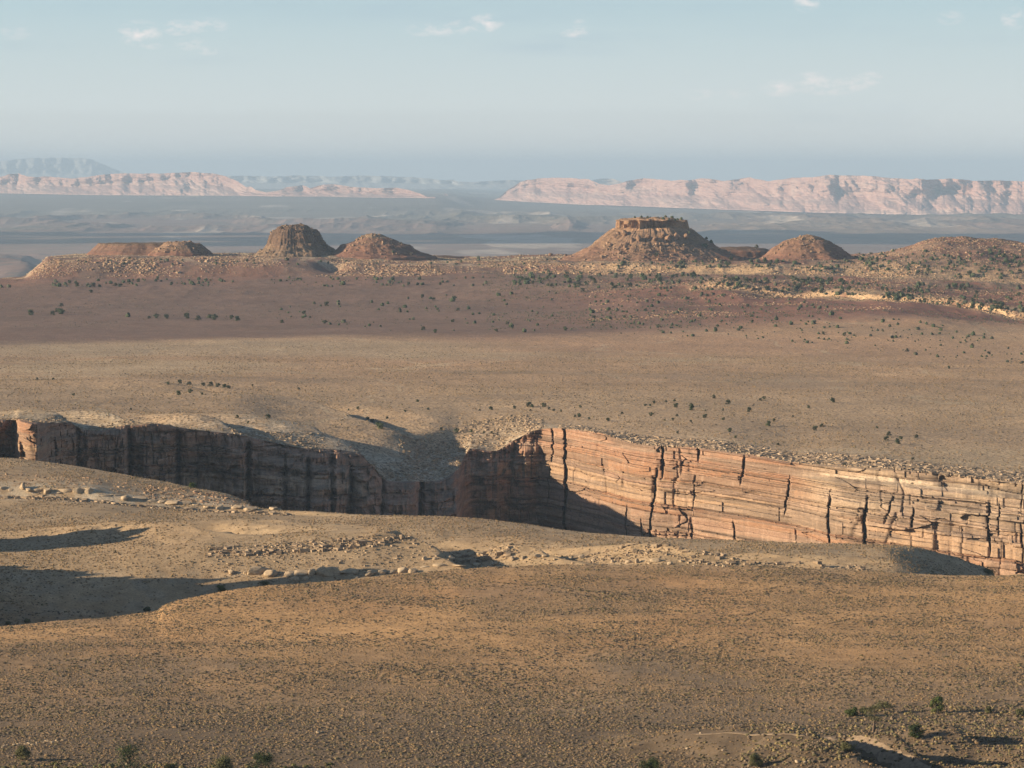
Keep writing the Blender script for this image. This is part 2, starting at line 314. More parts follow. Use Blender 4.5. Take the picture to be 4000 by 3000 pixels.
h5a = cv([(-1500,1200,5500),(0,1198,5500),(1500,1190,5500),(2300,1155,5500),(2700,1125,5480),(2850,1124,5450),(3050,1152,5400),(3250,1160,5350),(3400,1172,5300),(3700,1200,5200),(4000,1256,5050),(5500,1300,5000)])
h5b = cv([(-1500,1199,5512),(0,1197,5512),(1500,1189,5512),(2300,1152,5512),(2700,1118,5490),(2850,1108,5464),(3050,1134,5414),(3250,1142,5364),(3400,1152,5314),(3700,1176,5216),(4000,1228,5066),(5500,1280,5014)])
h6a = cv([(-1500,1104,6200),(0,1102,6200),(90,1098,6200),(200,1092,6200),(1000,1086,6200),(1500,1078,6200),(2000,1068,6200),(2300,1062,6180),(3000,1074,6050),(3500,1085,6000),(4000,1110,5900),(5500,1110,5900)])
h6m = cv([(-1500,1100,6300),(0,1096,6300),(90,1090,6300),(160,1062,6290),(240,1046,6290),(600,1040,6290),(1000,1040,6280),(1500,1060,6270),(2000,1055,6250),(2300,1052,6215),(3000,1066,6090),(3500,1080,6050),(4000,1100,5980),(5500,1100,5980)])
h6b = cv([(-1500,1098,6420),(0,1094,6420),(90,1088,6420),(150,1046,6400),(190,1016,6400),(420,1008,6390),(700,1014,6380),(1000,1016,6370),(1300,1016,6360),(1500,1036,6310),(1900,1044,6290),(2300,1036,6230),(3000,1044,6120),(3350,1050,6100),(3500,1050,6100),(4000,1040,6100),(5500,1040,6100)])
h7 = cv([(-1500,1094,6900),(0,1092,6900),(80,1086,6900),(150,1040,6850),(190,1004,6850),(420,992,6850),(1300,986,6850),(1500,990,6850),(1800,1003,6850),(2000,999,6850),(2150,998,6850),(3000,1008,6800),(3250,1004,6780),(3400,996,6740),(3480,985,6680),(3560,962,6640),(3620,938,6620),(3680,929,6610),(3760,934,6610),(3850,937,6620),(4000,950,6650),(5500,990,6650)])
h6a2 = [(x, Y+22, z+.5) for (x, Y, z) in h6a]
h8 = [(x, Y+260, z-18) for (x, Y, z) in h7]
FS = 1.6
def fsc(c): return [(x, Y*FS, z*FS) for (x, Y, z) in c]
h9 = cz([(-1500,9400,-420),(5500,9400,-420)])
h10 = fsc(cz([(-1500,8600,-330),(5500,8600,-330)]))
h11 = fsc(cz([(-1500,16000,-338),(5500,16000,-338)])); h12 = fsc(cz([(-1500,26000,-340),(5500,26000,-340)]))
h13 = fsc(cv([(-1500,760,40000),(0,754,38000),(400,761,36800),(800,766,35600),(1100,769,34800),(1700,773,33800),(1930,784,38000),(2100,793,37400),(2800,816,35000),(3200,829,33000),(3600,837,31600),(4000,841,30600),(5500,861,29000)])); h14 = fsc(cz([(-1500,100000,-420),(5500,100000,-420)]))
def far_extra(X, Y, u):
    near_w = 1-sm(7000, 8000, Y); px = 2000+u*F
    s = near_w*(fbm(X/160, Y/160, 21, 3)*2.2*sm(2750, 3300, Y)+fbm(X/22, Y/22, 29, 4)*.55)
    s = s+near_w*sm(5000, 5600, Y)*(ridge(X/95, Y/130, 41, 4)*3.4+fbm(X/18, Y/18, 43, 3)*1.4)*(.35+.65*sm(1500, 2600, px)+.3*sm(6150, 6300, Y))
    s = s+near_w*sm(4450, 5000, Y)*sm(2000, 3200, px)*ridge(X/120, Y/240, 47, 3)*4.0
    if Y.min() < 3600:
        wx, wy = X+fbm(X/30, Y/30, 24, 3)*7, Y+fbm(X/30, Y/30, 26, 3)*12
        s = s+scarp(wx, wy, 1180, 3060, 150, -.42, 9, 130, 22)+scarp(wx, wy, 640, 3330, 55, -.7, 4.5, 90, 14)+scarp(wx, wy, 1230, 2750, 90, -.6, 9, 90, 30, 1.0)
        s = s+scarp(wx, wy, 170, 2600, 55, -.35, 7, 40, 18)+scarp(wx, wy, 400, 2690, 50, -.4, 6, 50, 16)+scarp(wx, wy, 800, 2720, 45, -.5, 5, 60, 14)
    s = s+dep(X, Y, 3115, 5430, 34, 60, 13, 0)+dep(X, Y, 1300, 6330, 24, 60, 16)
    # far plain: low badland relief
    fw = sm(13000, 16500, Y)
    s = s+fw*fbm(X/3800, Y/5800, 61, 4)*22+fw*(1-sm(21000, 25000, Y))*(np.maximum(ridge(X/1100, Y/2400, 67, 4)-.05, 0))*150*(1-sm(900, 2000, px))
    s = s+fw*sm(30000, 36000, Y)*np.maximum(ridge(X/1100, Y/3600, 71, 5)-.15, 0)*95*sm(50000, 42000, Y)
    return s
far = Loft([cR, cR1, cR2, h1, h2, h3, h4, h5a, h5b, h6a, h6a2, h6m, h6b, h7, h8, h9, h10, h11, h12, h13, h14], 2, far_extra)
ROWS_FAR = [70, 20, 110, 80, 60, 60, 90, 14, 110, 8, 36, 40, 90, 24, 24, 60, 110, 130, 70, 20]

def col_us(n, out=26):
    c = np.linspace(-.152, .152, n); d = (c[1]-c[0]); g = []; x = c[-1]; s = d
    while x < .55: s *= 1.12; x += s; g.append(x)
    g = np.array(g); return np.concatenate([-g[::-1], c, g])
def build_sheet(name, loft, us, rows, mat, colour, label):
    Yk, zk = loft.knots(us); cols = []
    parts = []
    for k, n in enumerate(rows):
        t = np.arange(n)/n
        if Yk[0, k] > 9000 and k < len(rows): pass
        parts.append(Yk[:, k:k+1]+(Yk[:, k+1:k+2]-Yk[:, k:k+1])*t[None])
    parts.append(Yk[:, -1:]); YY = np.concatenate(parts, 1); nr = YY.shape[1]
    UU = np.repeat(us[:, None], nr, 1)
    Z = loft.z_at(UU.ravel(), YY.ravel()).reshape(UU.shape)
    V = np.stack([UU*YY, YY, Z], -1).reshape(-1, 3)
    col = colour(V[:, 0], V[:, 1], V[:, 2], UU.ravel())
    o = mesh_obj(name, V, grid_faces(len(us), nr), mat, True, col)
    o['kind'] = 'structure'; o['label'] = label
    return o, YY, Z
def lerp(a, b, t): return a*(1-t[:, None])+np.asarray(b)[None]*t[:, None]
def near_colour(X, Y, Z, u):
    py = HZ-Z/Y*F; px = 2000+u*F
    c = np.tile(np.array([[.45, .275, .132]]), (len(X), 1))
    c = lerp(c, (.43, .25, .12), .8*sm(.0, .5, fbm(X/70, Y/110, 5, 4)))          # redder open sand
    g = sm(1500, 1150, Y+60*fbm(X/60, Y/60, 11, 3))*.95+.5*sm(.0, .4, fbm(X/45, Y/90, 8, 4))
    c = lerp(c, (.215, .155, .10), np.clip(g, 0, 1)); c = lerp(c, (.12, .088, .058), .85*sm(1260, 1100, Y+25*fbm(X/40, Y/30, 15, 3)))                                # greyer brush-covered soil; dusk shade along the bottom darkened into it as well
    c = lerp(c, (.37, .285, .185), sm(1600, 1760, Y)*.75)                           # paler beyond the drainage
    c = lerp(c, (.33, .28, .21), .35*sm(1560, 1600, Y)*sm(1790, 1760, Y)*sm(-188, -192, Z)*sm(-.2, .4, fbm(X/8, Y/8, 12, 4)))
    c = lerp(c, (.50, .42, .31), .8*sm(2040, 2062, Y)*sm(2110, 2085, Y)*sm(1200, 1000, px)*sm(-.3, .2, fbm(X/6, Y/6, 14, 3)))
    return c
def far_colour(X, Y, Z, u):
    px = 2000+u*F; n1 = fbm(X/300, Y/500, 31, 4); n2 = fbm(X/60, Y/90, 33, 4)
    c = np.tile(np.array([[.45, .32, .20]]), (len(X), 1))
    c = lerp(c, (.44, .29, .175), .9*sm(3150, 3700, Y))
    c = lerp(c, (.42, .26, .16), .8*sm(3700, 4300, Y)*sm(-.3, .5, n1))
    c = lerp(c, (.47, .37, .24), .55*sm(.1, .45, fbm(X/420, Y/260, 55, 4)))
    c = lerp(c, (.30, .22, .15), .5*sm(.08, .4, fbm(X/260, Y/170, 57, 5)))
    dr = np.abs(fbm(X/260, Y/420, 59, 4)); c = lerp(c, (.50, .40, .27), .45*sm(.022, .006, dr))
    c = lerp(c, (.42, .33, .22), .6*sm(4050, 4250, Y)*sm(4620, 4450, Y)*sm(2300, 1500, px))
    c = lerp(c, (.165, .103, .085), .92*sm(4480, 4700, Y+n1*150+(px-1500)*-.12))
    c = lerp(c, (.24, .105, .072), .85*sm(4600, 5000, Y)*sm(1900, 3000, px+n1*300))
    c = lerp(c, (.24, .125, .09), .8*sm(5900, 6250, Y)*sm(.1, -.3, n2-.2))
    c = lerp(c, (.27, .20, .14), .6*sm(5500, 5650, Y)*sm(-.2, .3, n2)*sm(1900, 2500, px))
    c = lerp(c, (.46, .35, .24), .95*sm(6250, 6400, Y)*sm(7000, 6800, Y)*sm(-.1, .25, fbm(X/30, Y/60, 37, 4))*sm(2600, 2000, px))
    for (cc, w_) in ((h5a, 75), (h6a, 110)):
        Yl = pchip1([p[0] for p in cc], [p[1] for p in cc], px)
        m = sm(-w_, -5, Y-Yl)*sm(w_*2, w_*.6, Y-Yl)*(sm(2600, 2800, px) if cc is h5a else sm(2150, 2400, px))
        c = lerp(c, (.50, .34, .20), m*sm(-.7, -.1, fbm(X/16, Y/30, 39, 4)))
    rim = pchip1([p[0] for p in cR], [p[1] for p in cR], px); d = Y-rim
    c = lerp(c, (.46, .38, .28), .8*sm(150, 40, d+n2*60)*sm(-.5, .2, fbm(X/9, Y/14, 35, 4)))
    f = sm(7200, 9500, Y); n3 = fbm(X/2900, Y/6700, 51, 5); n4 = fbm(X/700, Y/4200, 53, 5)
    d_ = np.tile(np.array([[.20, .13, .11]]), (len(X), 1))
    d_ = lerp(d_, (.235, .17, .13), sm(-.3, .5, n3)); d_ = lerp(d_, (.12, .125, .10), .6*sm(37000, 43000, Y+n3*5000))
    d_ = lerp(d_, (.44, .37, .31), .8*sm(.34, .5, n4)); d_ = lerp(d_, (.10, .09, .075), .6*sm(-.25, -.5, n4))
    return c*(1-f[:, None])+d_*f[:, None]

us_n = col_us(1150); us_f = col_us(1250)
_, YYn, Zn = build_sheet("ground", near, us_n, ROWS_NEAR, soil_near, near_colour, "dry grassy plateau in front of the gorge")
_, YYf, Zf = build_sheet("plateau", far, us_f, ROWS_FAR, [soil_mid, soil_far], far_colour, "desert plateau and plain reaching from the gorge to the horizon")
fo = bpy.data.objects["plateau"]
nr = YYf.shape[1]; mi = (YYf[:-1, :-1] > 8000).astype(np.int32).ravel(); fo.data.polygons.foreach_set("material_index", mi)

# ------------------------------------------------------------------ far wall of the gorge
rng_ = np.random.default_rng(5)
def wall():
    us = us_f; px = 2000+us*F; Yr = YYf[:, 0]; zr = Zf[:, 0]
    nz_ = 420; t = (np.arange(nz_+1)/nz_)
    depth = (zr+342)[:, None]
    h = (t[None]**1.35)*depth                         # denser rows near the top
    Zw = zr[:, None]-h
    X0 = (us*Yr)[:, None]+0*h; s = X0+.55*Yr[:, None]   # distance along the wall
    dip = X0*.045
    zz = Zw+dip+fbm(s/60, Zw/30, 81, 2)*.9+fbm(s/13, Zw/6, 82, 3)*.7+(hsh(np.floor(s/24+fbm(s/40, Zw/40, 86, 2)), s*0, 0, 88)-.5)*2.6
    # beds of uneven thickness
    edges = [0]; rg = np.random.default_rng(11)
    while edges[-1] < 260: edges.append(edges[-1]+rg.choice([1.0, 1.6, 2.6, 4.0, 6.0, 10.0], p=[.18, .22, .2, .16, .14, .10]))
    edges = np.array(edges)-400.0; off = rg.normal(0, 1.0, len(edges))
    b = np.clip(np.searchsorted(edges, zz.ravel()).reshape(zz.shape)-1, 0, len(edges)-1)
    fr = (zz-edges[b])
    bo = off[b]+(hsh(np.floor(s/6+b*3.3+fbm(s/15, b*1.7, 87, 2)), b, 0, 83)-.5)*3.0+(hsh(np.floor(s/17+b*1.3), np.floor(zz/9), 0, 84)-.5)*3.0+fbm(s/4, b*2.3, 85, 3)*1.3
    under = -(.9+3.4*hsh(b, b*0, 0, 121)**2)*np.exp(-fr/(.3+.5*hsh(b, b*0, 0, 122)))*(.35+.65*sm(.25, .5, vn(s/16+b*2.1, b*1.3, 123)))                      # shadow gap at each bed base
    D = bo+under
    D = D+fbm(s/55, Zw/220, 89, 3)*(8+7*sm(1700, 1300, px)[:, None])*sm(0, 25, h)+fbm(s/11, Zw/9, 125, 4)*2.2*sm(1, 6, h)+ridge(s/26, Zw/300, 91, 3)*3.8*sm(2, 14, h)
    blk = hsh(np.floor(s/9+fbm(s/20, zz/9, 107, 2)), np.floor(zz/5.5), 0, 109); D = D-3.0*(blk > .75)+2.2*(blk < .18)
    D = D+.10*h+2.6*sm(0, 1, h)+4.5*sm(3, 16, h)
    # narrow vertical joints everywhere, deeper fissures at the places the photograph shows
    jt = np.abs(vn(s/8.5+fbm(s/30, Zw/25, 93, 2)*.5, np.floor(zz/22), 95)-.5)
    D = D-2.6*np.exp(-(jt/.06)**2)
    jt2 = np.abs(vn(s/3.6, np.floor(zz/6.5)*3.1, 94)-.5); D = D-1.6*np.exp(-(jt2/.09)**2)
    PX = np.repeat(px[:, None], nz_+1, 1); PYs = HZ-Zw/Yr[:, None]*F
    wig = fbm(PYs/45, PYs*0, 97, 3)*9+(vn(b*3.7, b*0., 98)-.5)*7
    for (xc, y0, y1, wd, dd, lean) in [(2202,1660,2110,9,16,.02),(2155,1680,1790,6,8,0),(2140,1830,1960,4,5,0),(2585,1735,1850,9,12,-.02),(2560,1850,2100,8,12,-.08),(2725,1745,1790,12,9,0),(2905,1790,1880,7,8,-.16),(3078,1880,1985,6,7,-.08),
                             (2708,1880,1960,4,5,0),(2705,2020,2100,8,7,0),(2870,2030,2105,7,7,0),(3240,1935,2120,8,10,0),(3385,1950,2105,11,13,-.04),(3480,1950,1985,9,9,-.2),(3570,1975,2015,7,8,0),(3865,1970,2130,8,9,0),(3905,1970,2050,5,7,0),(3993,2030,2160,6,8,0),
                             (2450,1980,2100,5,6,0),(2510,2020,2110,4,5,0),(3110,2060,2110,4,5,0),(2005,1760,1800,4,5,0),(2030,1640,1700,3,4,0),(3990,1900,1960,4,5,0),
                             (300,1650,1850,14,9,0),(500,1680,1880,12,16,.02),(690,1700,1900,20,12,0),(870,1720,1920,14,10,0),(965,1740,1960,12,16,0),(1110,1780,2000,10,8,0),(1200,1790,2010,12,12,.02),(1292,1790,2010,12,14,.03),(1365,1830,2010,14,14,0),(1490,1860,2010,9,10,0),(1640,1850,2020,20,22,0),(62,1640,1800,12,10,.2)]:
        xx = xc+wig+(PYs-y0)*lean
        ww = wd*(.6 if PX is not None and xc > 1400 else 1.0)*(.45+.95*vn(b*5.3, b*0.+xc, 96))
        D = D-dd*np.exp(-(((PX-xx)/ww)**2)**1.5)*sm(y0-25, y0+25, PYs+wig*2)*sm(y1+35, y1-20, PYs+wig*2)
    # ledges and stepped slope at the right, where the upper beds fall back
    st = sm(3080, 3300, PX)*1.0
    prof = np.where(h < 9, 0, 0)+0
    D = D+st*(9*sm(8, 11, h)+10*sm(13, 24, h)+6*sm(26, 30, h)+4*sm(34, 37, h))
    D = D+sm(1560, 1850, PX)*sm(2110, 2050, PX)*(10*sm(3, 14, h)+5*sm(16, 18, h))*.6
    tz = sm(650, 1250, PX+wig*4)*sm(1850, 1780, PX); D = D+tz*(12*sm(1, 5, h)+13*sm(8, 14, h)+13*sm(18, 25, h)+7*sm(30, 34, h))*(.7+.6*vn(s/23, h*0, 141))
    # pillars and long buttresses of the shaded stretch
    for (xa, xb, dd, y0) in [(75,150,10,0),(480-140,500,8,1670),(560,690,5,1700),(1220,1290,6,1800),(1300,1365,7,1800),(1515,1625,7,1836),(1700,1805,12,1835),(870,960,6,1720)]:
        D = D+dd*sm(xa-14, xa+6, PX+wig*.5)*sm(xb+10, xb-5, PX+wig*.5)*sm(y0-4, y0+26, PYs)
    D = D*sm(0, .6, h)
    Yw = Yr[:, None]-D
    V = np.stack([us[:, None]*Yw, Yw, Zw], -1).reshape(-1, 3)
    # albedo by bed
    bc = vn(b*7.7, b*0.0, 99); cr = sm(3050, 3250, PX)
    base = np.array([.34, .19, .115])*np.ones(PX.shape+(1,))
    m1 = (bc > .62)[..., None]; base = np.where(m1, np.array([.40, .27, .175]), base)
    m2 = (bc < .25)[..., None]; base = np.where(m2, np.array([.30, .19, .135]), base)
    top = (sm(16, 9, h)*(1-cr))[..., None]; base = base*(1-top)+np.array([.33, .185, .12])*top
    tr = (sm(42, 24, h)*cr)[..., None]; base = base*(1-tr)+np.array([.38, .285, .20])*tr
    white = (sm(5.5, 6.5, h)*sm(11, 9, h)*cr)[..., None]; base = base*(1-white)+np.array([.52, .42, .31])*white
    low = (sm(45, 60, h)*.6)[..., None]; base = base*(1-low)+np.array([.38, .24, .165])*low
    ptc = (np.clip(sm(-.02, .3, fbm(s/14, Zw/4, 101, 5))+.7*(hsh(np.floor(s/8+b*1.7), b, 0, 131) > .72), 0, 1)*.72)[..., None]; base = base*(1-ptc)+np.array([.17, .13, .10])*ptc
    o = mesh_obj("canyon_wall", V, grid_faces(len(us), nz_+1)[:, ::-1], wall_mat, True, base.reshape(-1, 3)*.84)
    # crisp beds
    o.data.polygons.foreach_set("use_smooth", np.zeros(len(o.data.polygons), bool))
    o['kind'] = 'structure'; o['label'] = "banded red sandstone wall of the gorge, dark at left and sunlit at right"
wall()

# ------------------------------------------------------------------ ground lookup
def hit(px, py, which=None):
    for k in range(12):
        r = hit1(px, py+k*3, which)
        if r is not None: return r
def hit1(px, py, which=None):
    u = (px-2000)/F
    for loft, us, YY, ZZ in ((near, us_n, YYn, Zn), (far, us_f, YYf, Zf)):
        if which and loft is not which: continue
        c = min(max(int(np.searchsorted(us, u)), 1), len(us)-1); t = (u-us[c-1])/(us[c]-us[c-1])
        Yv = YY[c-1]*(1-t)+YY[c]*t; z = ZZ[c-1]*(1-t)+ZZ[c]*t; ps = HZ-z/Yv*F
        k = np.nonzero((ps <= py) & (Yv > 900))[0]
        if not len(k): continue
        k = k[0]
        if k == 0 or (loft is far and k < 2): return u*Yv[2], Yv[2], z[2]
        if loft is near and Yv[k] > 2245: continue
        if Yv[k] > 9000: continue
        q = (ps[k-1]-py)/max(ps[k-1]-ps[k], 1e-6); q = min(max(q, 0), 1); Y = Yv[k-1]*(1-q)+Yv[k]*q
        return u*Y, Y, z[k-1]*(1-q)+z[k]*q
    return None
def tag(o, label, cat=None, group=None, kind=None):
    if label: o['label'] = label
    if cat: o['category'] = cat
    if group: o['group'] = group
    if kind: o['kind'] = kind
    return o

# ------------------------------------------------------------------ buttes
BUTTES = []
def butte(cx, base_y, Yc, rx, ry, prof, name, label, colour, seed, rough=1.0, cols=0, nang=420, nrad=200, power=None, off=None):
    """closed hill: prof = [(relative radius, height above its foot)] from rim to top; cliffs where the radius barely changes"""
    X0 = XA(cx, Yc); z0 = -(base_y-HZ)/F*Yc
    pr = np.array([p[0] for p in prof], float); ph = np.array([p[1] for p in prof], float)
    seg = np.concatenate([[0], np.cumsum(np.hypot(np.diff(pr)*rx, np.diff(ph)))]); t = np.linspace(0, seg[-1], nrad)
    r = np.interp(t, seg, pr); h = np.interp(t, seg, ph)
    a = np.linspace(0, 2*math.pi, nang, endpoint=False)
    A, Rr = np.meshgrid(a, r, indexing='ij'); Hh = np.repeat(h[None], nang, 0)
    ca, sa = np.cos(A), np.sin(A)
    n = fbm(ca*2.2+seed, sa*2.2+seed, seed, 3)
    steep = np.gradient(h)/(np.abs(np.gradient(r))*rx+.05); stp = np.clip(np.repeat(steep[None], nang, 0)-1.3, 0, 3)/3
    rad = Rr*(1+.10*n+.07*fbm(ca*3.3+Hh*.02, sa*3.3+Hh*.013, seed+3, 4))
    rad = rad-cols*(.25+.75*stp)*np.abs(ridge(ca*7+seed, sa*7+Hh*.01, seed+5, 4))*.05*np.clip(Rr*3, 0, 1)
    rad = rad-stp*cols*.035*sm(.55, .75, vn(A*6.3+seed, Hh*.03, seed+15))-stp*.05*sm(.5, .9, vn(A*2.1+seed, Hh*0, seed+16))
    Xv = X0+rad*rx*ca+(0 if off is None else np.interp(Hh, [0, ph.max()], [0, off])); Yv = Yc+rad*ry*sa
    Zv = z0+Hh+(fbm(Xv/14, Yv/14+Hh/9, seed+7, 4)*1.7+ridge(Xv/34, Yv/34, seed+9, 3)*1.2)*rough*sm(0, .12, 1.02-Rr)
    Zv = Zv-sm(.93, 1.0, Rr)*9
    V = np.stack([Xv, Yv, Zv], -1)
    nr_ = nrad; V2 = V.reshape(-1, 3)
    i = np.arange(nang)[:, None]*nr_+np.arange(nr_-1)[None]; j = ((np.arange(nang)+1) % nang)[:, None]*nr_+np.arange(nr_-1)[None]
    Fc = np.stack([i.ravel(), j.ravel(), (j+1).ravel(), (i+1).ravel()], 1)
    col = colour(Xv.ravel(), Yv.ravel(), (Hh/ph.max()).ravel(), stp.ravel())
    o = mesh_obj(name, V2, Fc, butte_mat, True, col); o['kind'] = 'structure'; o['label'] = label
    BUTTES.append((X0, Yc, rx, ry, z0, pr, ph, off or 0, ph.max()))
    return o
def bcol(lowc, midc, capc, capat, n0=71):
    def f(X, Y, h, st):
        c = np.tile(np.array([lowc], float), (len(X), 1)); c = lerp(c, midc, sm(.1, .6, h+.25*fbm(X/25, Y/25, n0, 3)))
        c = lerp(c, capc, np.maximum(sm(capat-.02, capat+.02, h), np.clip(st*2, 0, 1)*.8)); return c
    return f
RED, TAN, DRK = (.20, .105, .075), (.24, .155, .10), (.10, .07, .055)
m_ = lambda Y: Y/F
# flat topped butte with sheer cap
butte(2560, 1050, 6500, 490*m_(6500), 205, [(1.0,0),(.82,11),(.64,24),(.50,40),(.375,60),(.31,70),(.295,72),(.283,86.5),(.25,88),(.13,90),(0,90.5)], "butte",
      "tall butte with a sheer flat sandstone cap on long talus slopes", bcol(RED, TAN, (.38,.235,.14), .76), 3, 1.5, cols=1.6, nang=700, nrad=260, off=-8)
# dome
butte(1165, 1004, 6600, 178*m_(6600), 74, [(1.0,0),(.86,6),(.74,13),(.66,22),(.60,32),(.53,41),(.44,48),(.32,54),(.17,57),(0,58)], "butte",
      "dark rounded dome butte standing alone left of centre", bcol((.18,.13,.09), DRK, (.12,.08,.058), .35), 5, 3.4, cols=2.6, nang=420, nrad=180, off=-8)
# conical hill
butte(1480, 1006, 6600, 235*m_(6600), 92, [(1.0,0),(.85,4),(.68,11),(.56,22),(.50,24),(.42,26),(.26,35),(.14,41),(.06,43),(0,43.5)], "butte",
      "small pointed butte right of the dark dome", bcol(RED, (.21,.12,.085), (.30,.21,.14), .8), 7, 1.2, cols=.8, off=-12)
# long low mesa
butte(590, 1004, 6700, 265*m_(6700), 80, [(1.0,0),(.93,6),(.84,15),(.78,22),(.76,25),(.5,25.5),(0,26)], "butte",
      "long low mesa with a thin dark rim at the left", bcol(RED, (.15,.09,.07), (.13,.09,.065), .85), 9, .8, cols=.6)
butte(700, 1000, 6620, 125*m_(6620), 40, [(1.0,0),(.8,9),(.6,17),(.45,24),(.4,25),(0,25.5)], "butte",
      "rubbly knob at the right end of the long low mesa", bcol(RED, TAN, (.28,.18,.12), .7), 10, 1.1, cols=.6)
# rounded hill right of the flat topped butte
butte(3160, 1026, 6450, 245*m_(6450), 105, [(1.0,0),(.85,4),(.68,12),(.52,27),(.36,37),(.2,44),(.08,48),(0,49)], "butte",
      "rounded red hill with a dark right flank between the flat-topped butte and the right edge", bcol(RED, (.21,.12,.08), (.25,.16,.10), .8), 13, 1.3, off=-4)
butte(1720, 1012, 6750, 110*m_(6750), 50, [(1.0,0),(.7,4),(.3,6),(0,6.3)], "butte", "low dark rise beside the pointed butte", bcol(RED, DRK, DRK, .9), 15, .6, nang=160, nrad=60)
butte(2880, 985, 6650, 150*m_(6650), 50, [(1.0,0),(.7,6),(.3,9),(0,9.3)], "butte", "low dark saddle at the right foot of the flat-topped butte", bcol(RED, DRK, DRK, .9), 17, .8, nang=160, nrad=60)

def butte_z(X, Y):
    best = -1e9
    for (X0, Yc, rx, ry, z0, pr, ph, off, hm) in BUTTES:
        r = math.hypot((X-X0)/rx, (Y-Yc)/ry)
        if r < 1: best = max(best, z0+float(np.interp(1-r, 1-pr, ph)))
    return best
def butte_zs(X, Y):
    best = np.full(X.shape, -1e9)
    for (X0, Yc, rx, ry, z0, pr, ph, off, hm) in BUTTES:
        r = np.hypot((X-X0)/rx, (Y-Yc)/ry); best = np.maximum(best, np.where(r < 1, z0+np.interp(1-r, 1-pr, ph), -1e9))
    return best
def gz(X, Y):
    z = float((near if Y < 2250 else far).z_at(np.array([X/Y]), np.array([Y]))[0]); return max(z, butte_z(X, Y))

# ------------------------------------------------------------------ far cliff lines
def cliff(name, label, top, base, Y0, run, mat, seed, gully=1.0, ncol=900, nrow=110, extra=1500, talus=.45):
    xs = np.linspace(top[0][0], top[-1][0], ncol); us = (xs-2000)/F
    ty = np.interp(xs, [p[0] for p in top], [p[1] for p in top]); by = np.interp(xs, [p[0] for p in base], [p[1] for p in base])
    Yb = np.interp(xs, [p[0] for p in base], Y0) if isinstance(Y0, (list, tuple)) else np.full(ncol, float(Y0))
    Yb = Yb*FS; run = run*FS; extra = extra*FS; zb = -(by-HZ)/F*Yb; X = us*Yb
    H0 = np.clip((-(ty-HZ)/F*Yb-zb)/416, .05, 1.2)
    zt = -(ty-HZ)/F*(Yb+(run+120)*H0)
    zt = np.maximum(zt, zb+2)
    t = np.linspace(0, 1, nrow); H = (zt-zb)[:, None]
    env = np.clip(H/416, .05, 1.2)
    prof = np.where(t < talus, t/talus*.45, .45+(t-talus)/(1-talus)*.55)         # height share against depth share
    back = np.where(t < talus, t/talus*.80, .80+(t-talus)/(1-talus)*.20)
    T = np.repeat(t[None], ncol, 0); XX = np.repeat(X[:, None], nrow, 1)
    g = -np.abs(fbm(XX/420, T*.3, seed+21, 3))*420*gully*sm(0, .3, T)+ridge(XX/210, T*.4, seed+23, 3)*70*gully+ridge(XX/760+T*.5, T*.9+seed, seed, 5)*330*gully*(.3+.9*np.sin(np.clip(T, 0, 1)*math.pi)**.7)+fbm(XX/170, T*4, seed+5, 4)*110
    Z = zb[:, None]+H*prof[None]+fbm(XX/160, T*0, seed+8, 4)*H*.035*T
    # step the cliff into beds
    q = 9.0; zs = (T*q); Zst = (np.floor(zs)+sm(.25, .85, zs-np.floor(zs)))/q
    Z = Z+(Zst-T)*H*.28*sm(talus-.1, talus+.1, T)
    Yv = Yb[:, None]+back[None]*run*env+g*env
    # back of the ridge
    Yb2 = np.stack([Yv[:, -1]+extra*.4, Yv[:, -1]+extra], 1); Zb2 = np.stack([Z[:, -1]-H[:, 0]*.25, zb-5], 1)
    Yv = np.concatenate([Yv, Yb2], 1); Z = np.concatenate([Z, Zb2], 1)
    Z[:, 0] -= 12
    Xv = us[:, None]*Yv
    o = mesh_obj(name, np.stack([Xv, Yv, Z], -1).reshape(-1, 3), grid_faces(ncol, nrow+2), mat, True)
    o['kind'] = 'structure'; o['label'] = label
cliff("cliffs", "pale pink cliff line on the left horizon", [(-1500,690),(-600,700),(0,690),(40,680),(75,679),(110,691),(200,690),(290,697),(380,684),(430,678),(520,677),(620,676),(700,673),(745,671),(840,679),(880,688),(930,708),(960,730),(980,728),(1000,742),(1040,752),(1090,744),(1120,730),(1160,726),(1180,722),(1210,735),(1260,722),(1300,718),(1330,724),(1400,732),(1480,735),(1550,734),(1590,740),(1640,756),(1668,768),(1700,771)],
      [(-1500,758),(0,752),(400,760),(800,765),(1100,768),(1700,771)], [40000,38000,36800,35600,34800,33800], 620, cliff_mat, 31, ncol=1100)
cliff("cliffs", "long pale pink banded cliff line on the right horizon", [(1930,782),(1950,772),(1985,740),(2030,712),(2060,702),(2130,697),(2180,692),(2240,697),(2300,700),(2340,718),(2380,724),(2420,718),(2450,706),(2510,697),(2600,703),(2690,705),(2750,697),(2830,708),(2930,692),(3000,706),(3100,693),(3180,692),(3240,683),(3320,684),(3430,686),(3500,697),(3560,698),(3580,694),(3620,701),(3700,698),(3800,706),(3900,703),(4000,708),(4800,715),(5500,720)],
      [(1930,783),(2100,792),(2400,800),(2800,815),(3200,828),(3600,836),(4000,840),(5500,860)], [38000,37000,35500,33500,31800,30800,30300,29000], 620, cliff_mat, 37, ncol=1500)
cliff("far_mesa", "faint blue mesa line far behind the cliffs", [(-800,705),(800,690),(900,686),(1000,687),(1060,690),(1150,686),(1240,687),(1300,690),(1400,686),(1500,688),(1600,692),(1690,698),(1720,704),(1770,701),(1790,709),(1850,711),(1900,707),(2000,703),(2050,705),(2150,715)], [(-800,735),(2150,735)], 54000, 800, far_mesa_mat, 43, gully=.5, ncol=500, nrow=40)
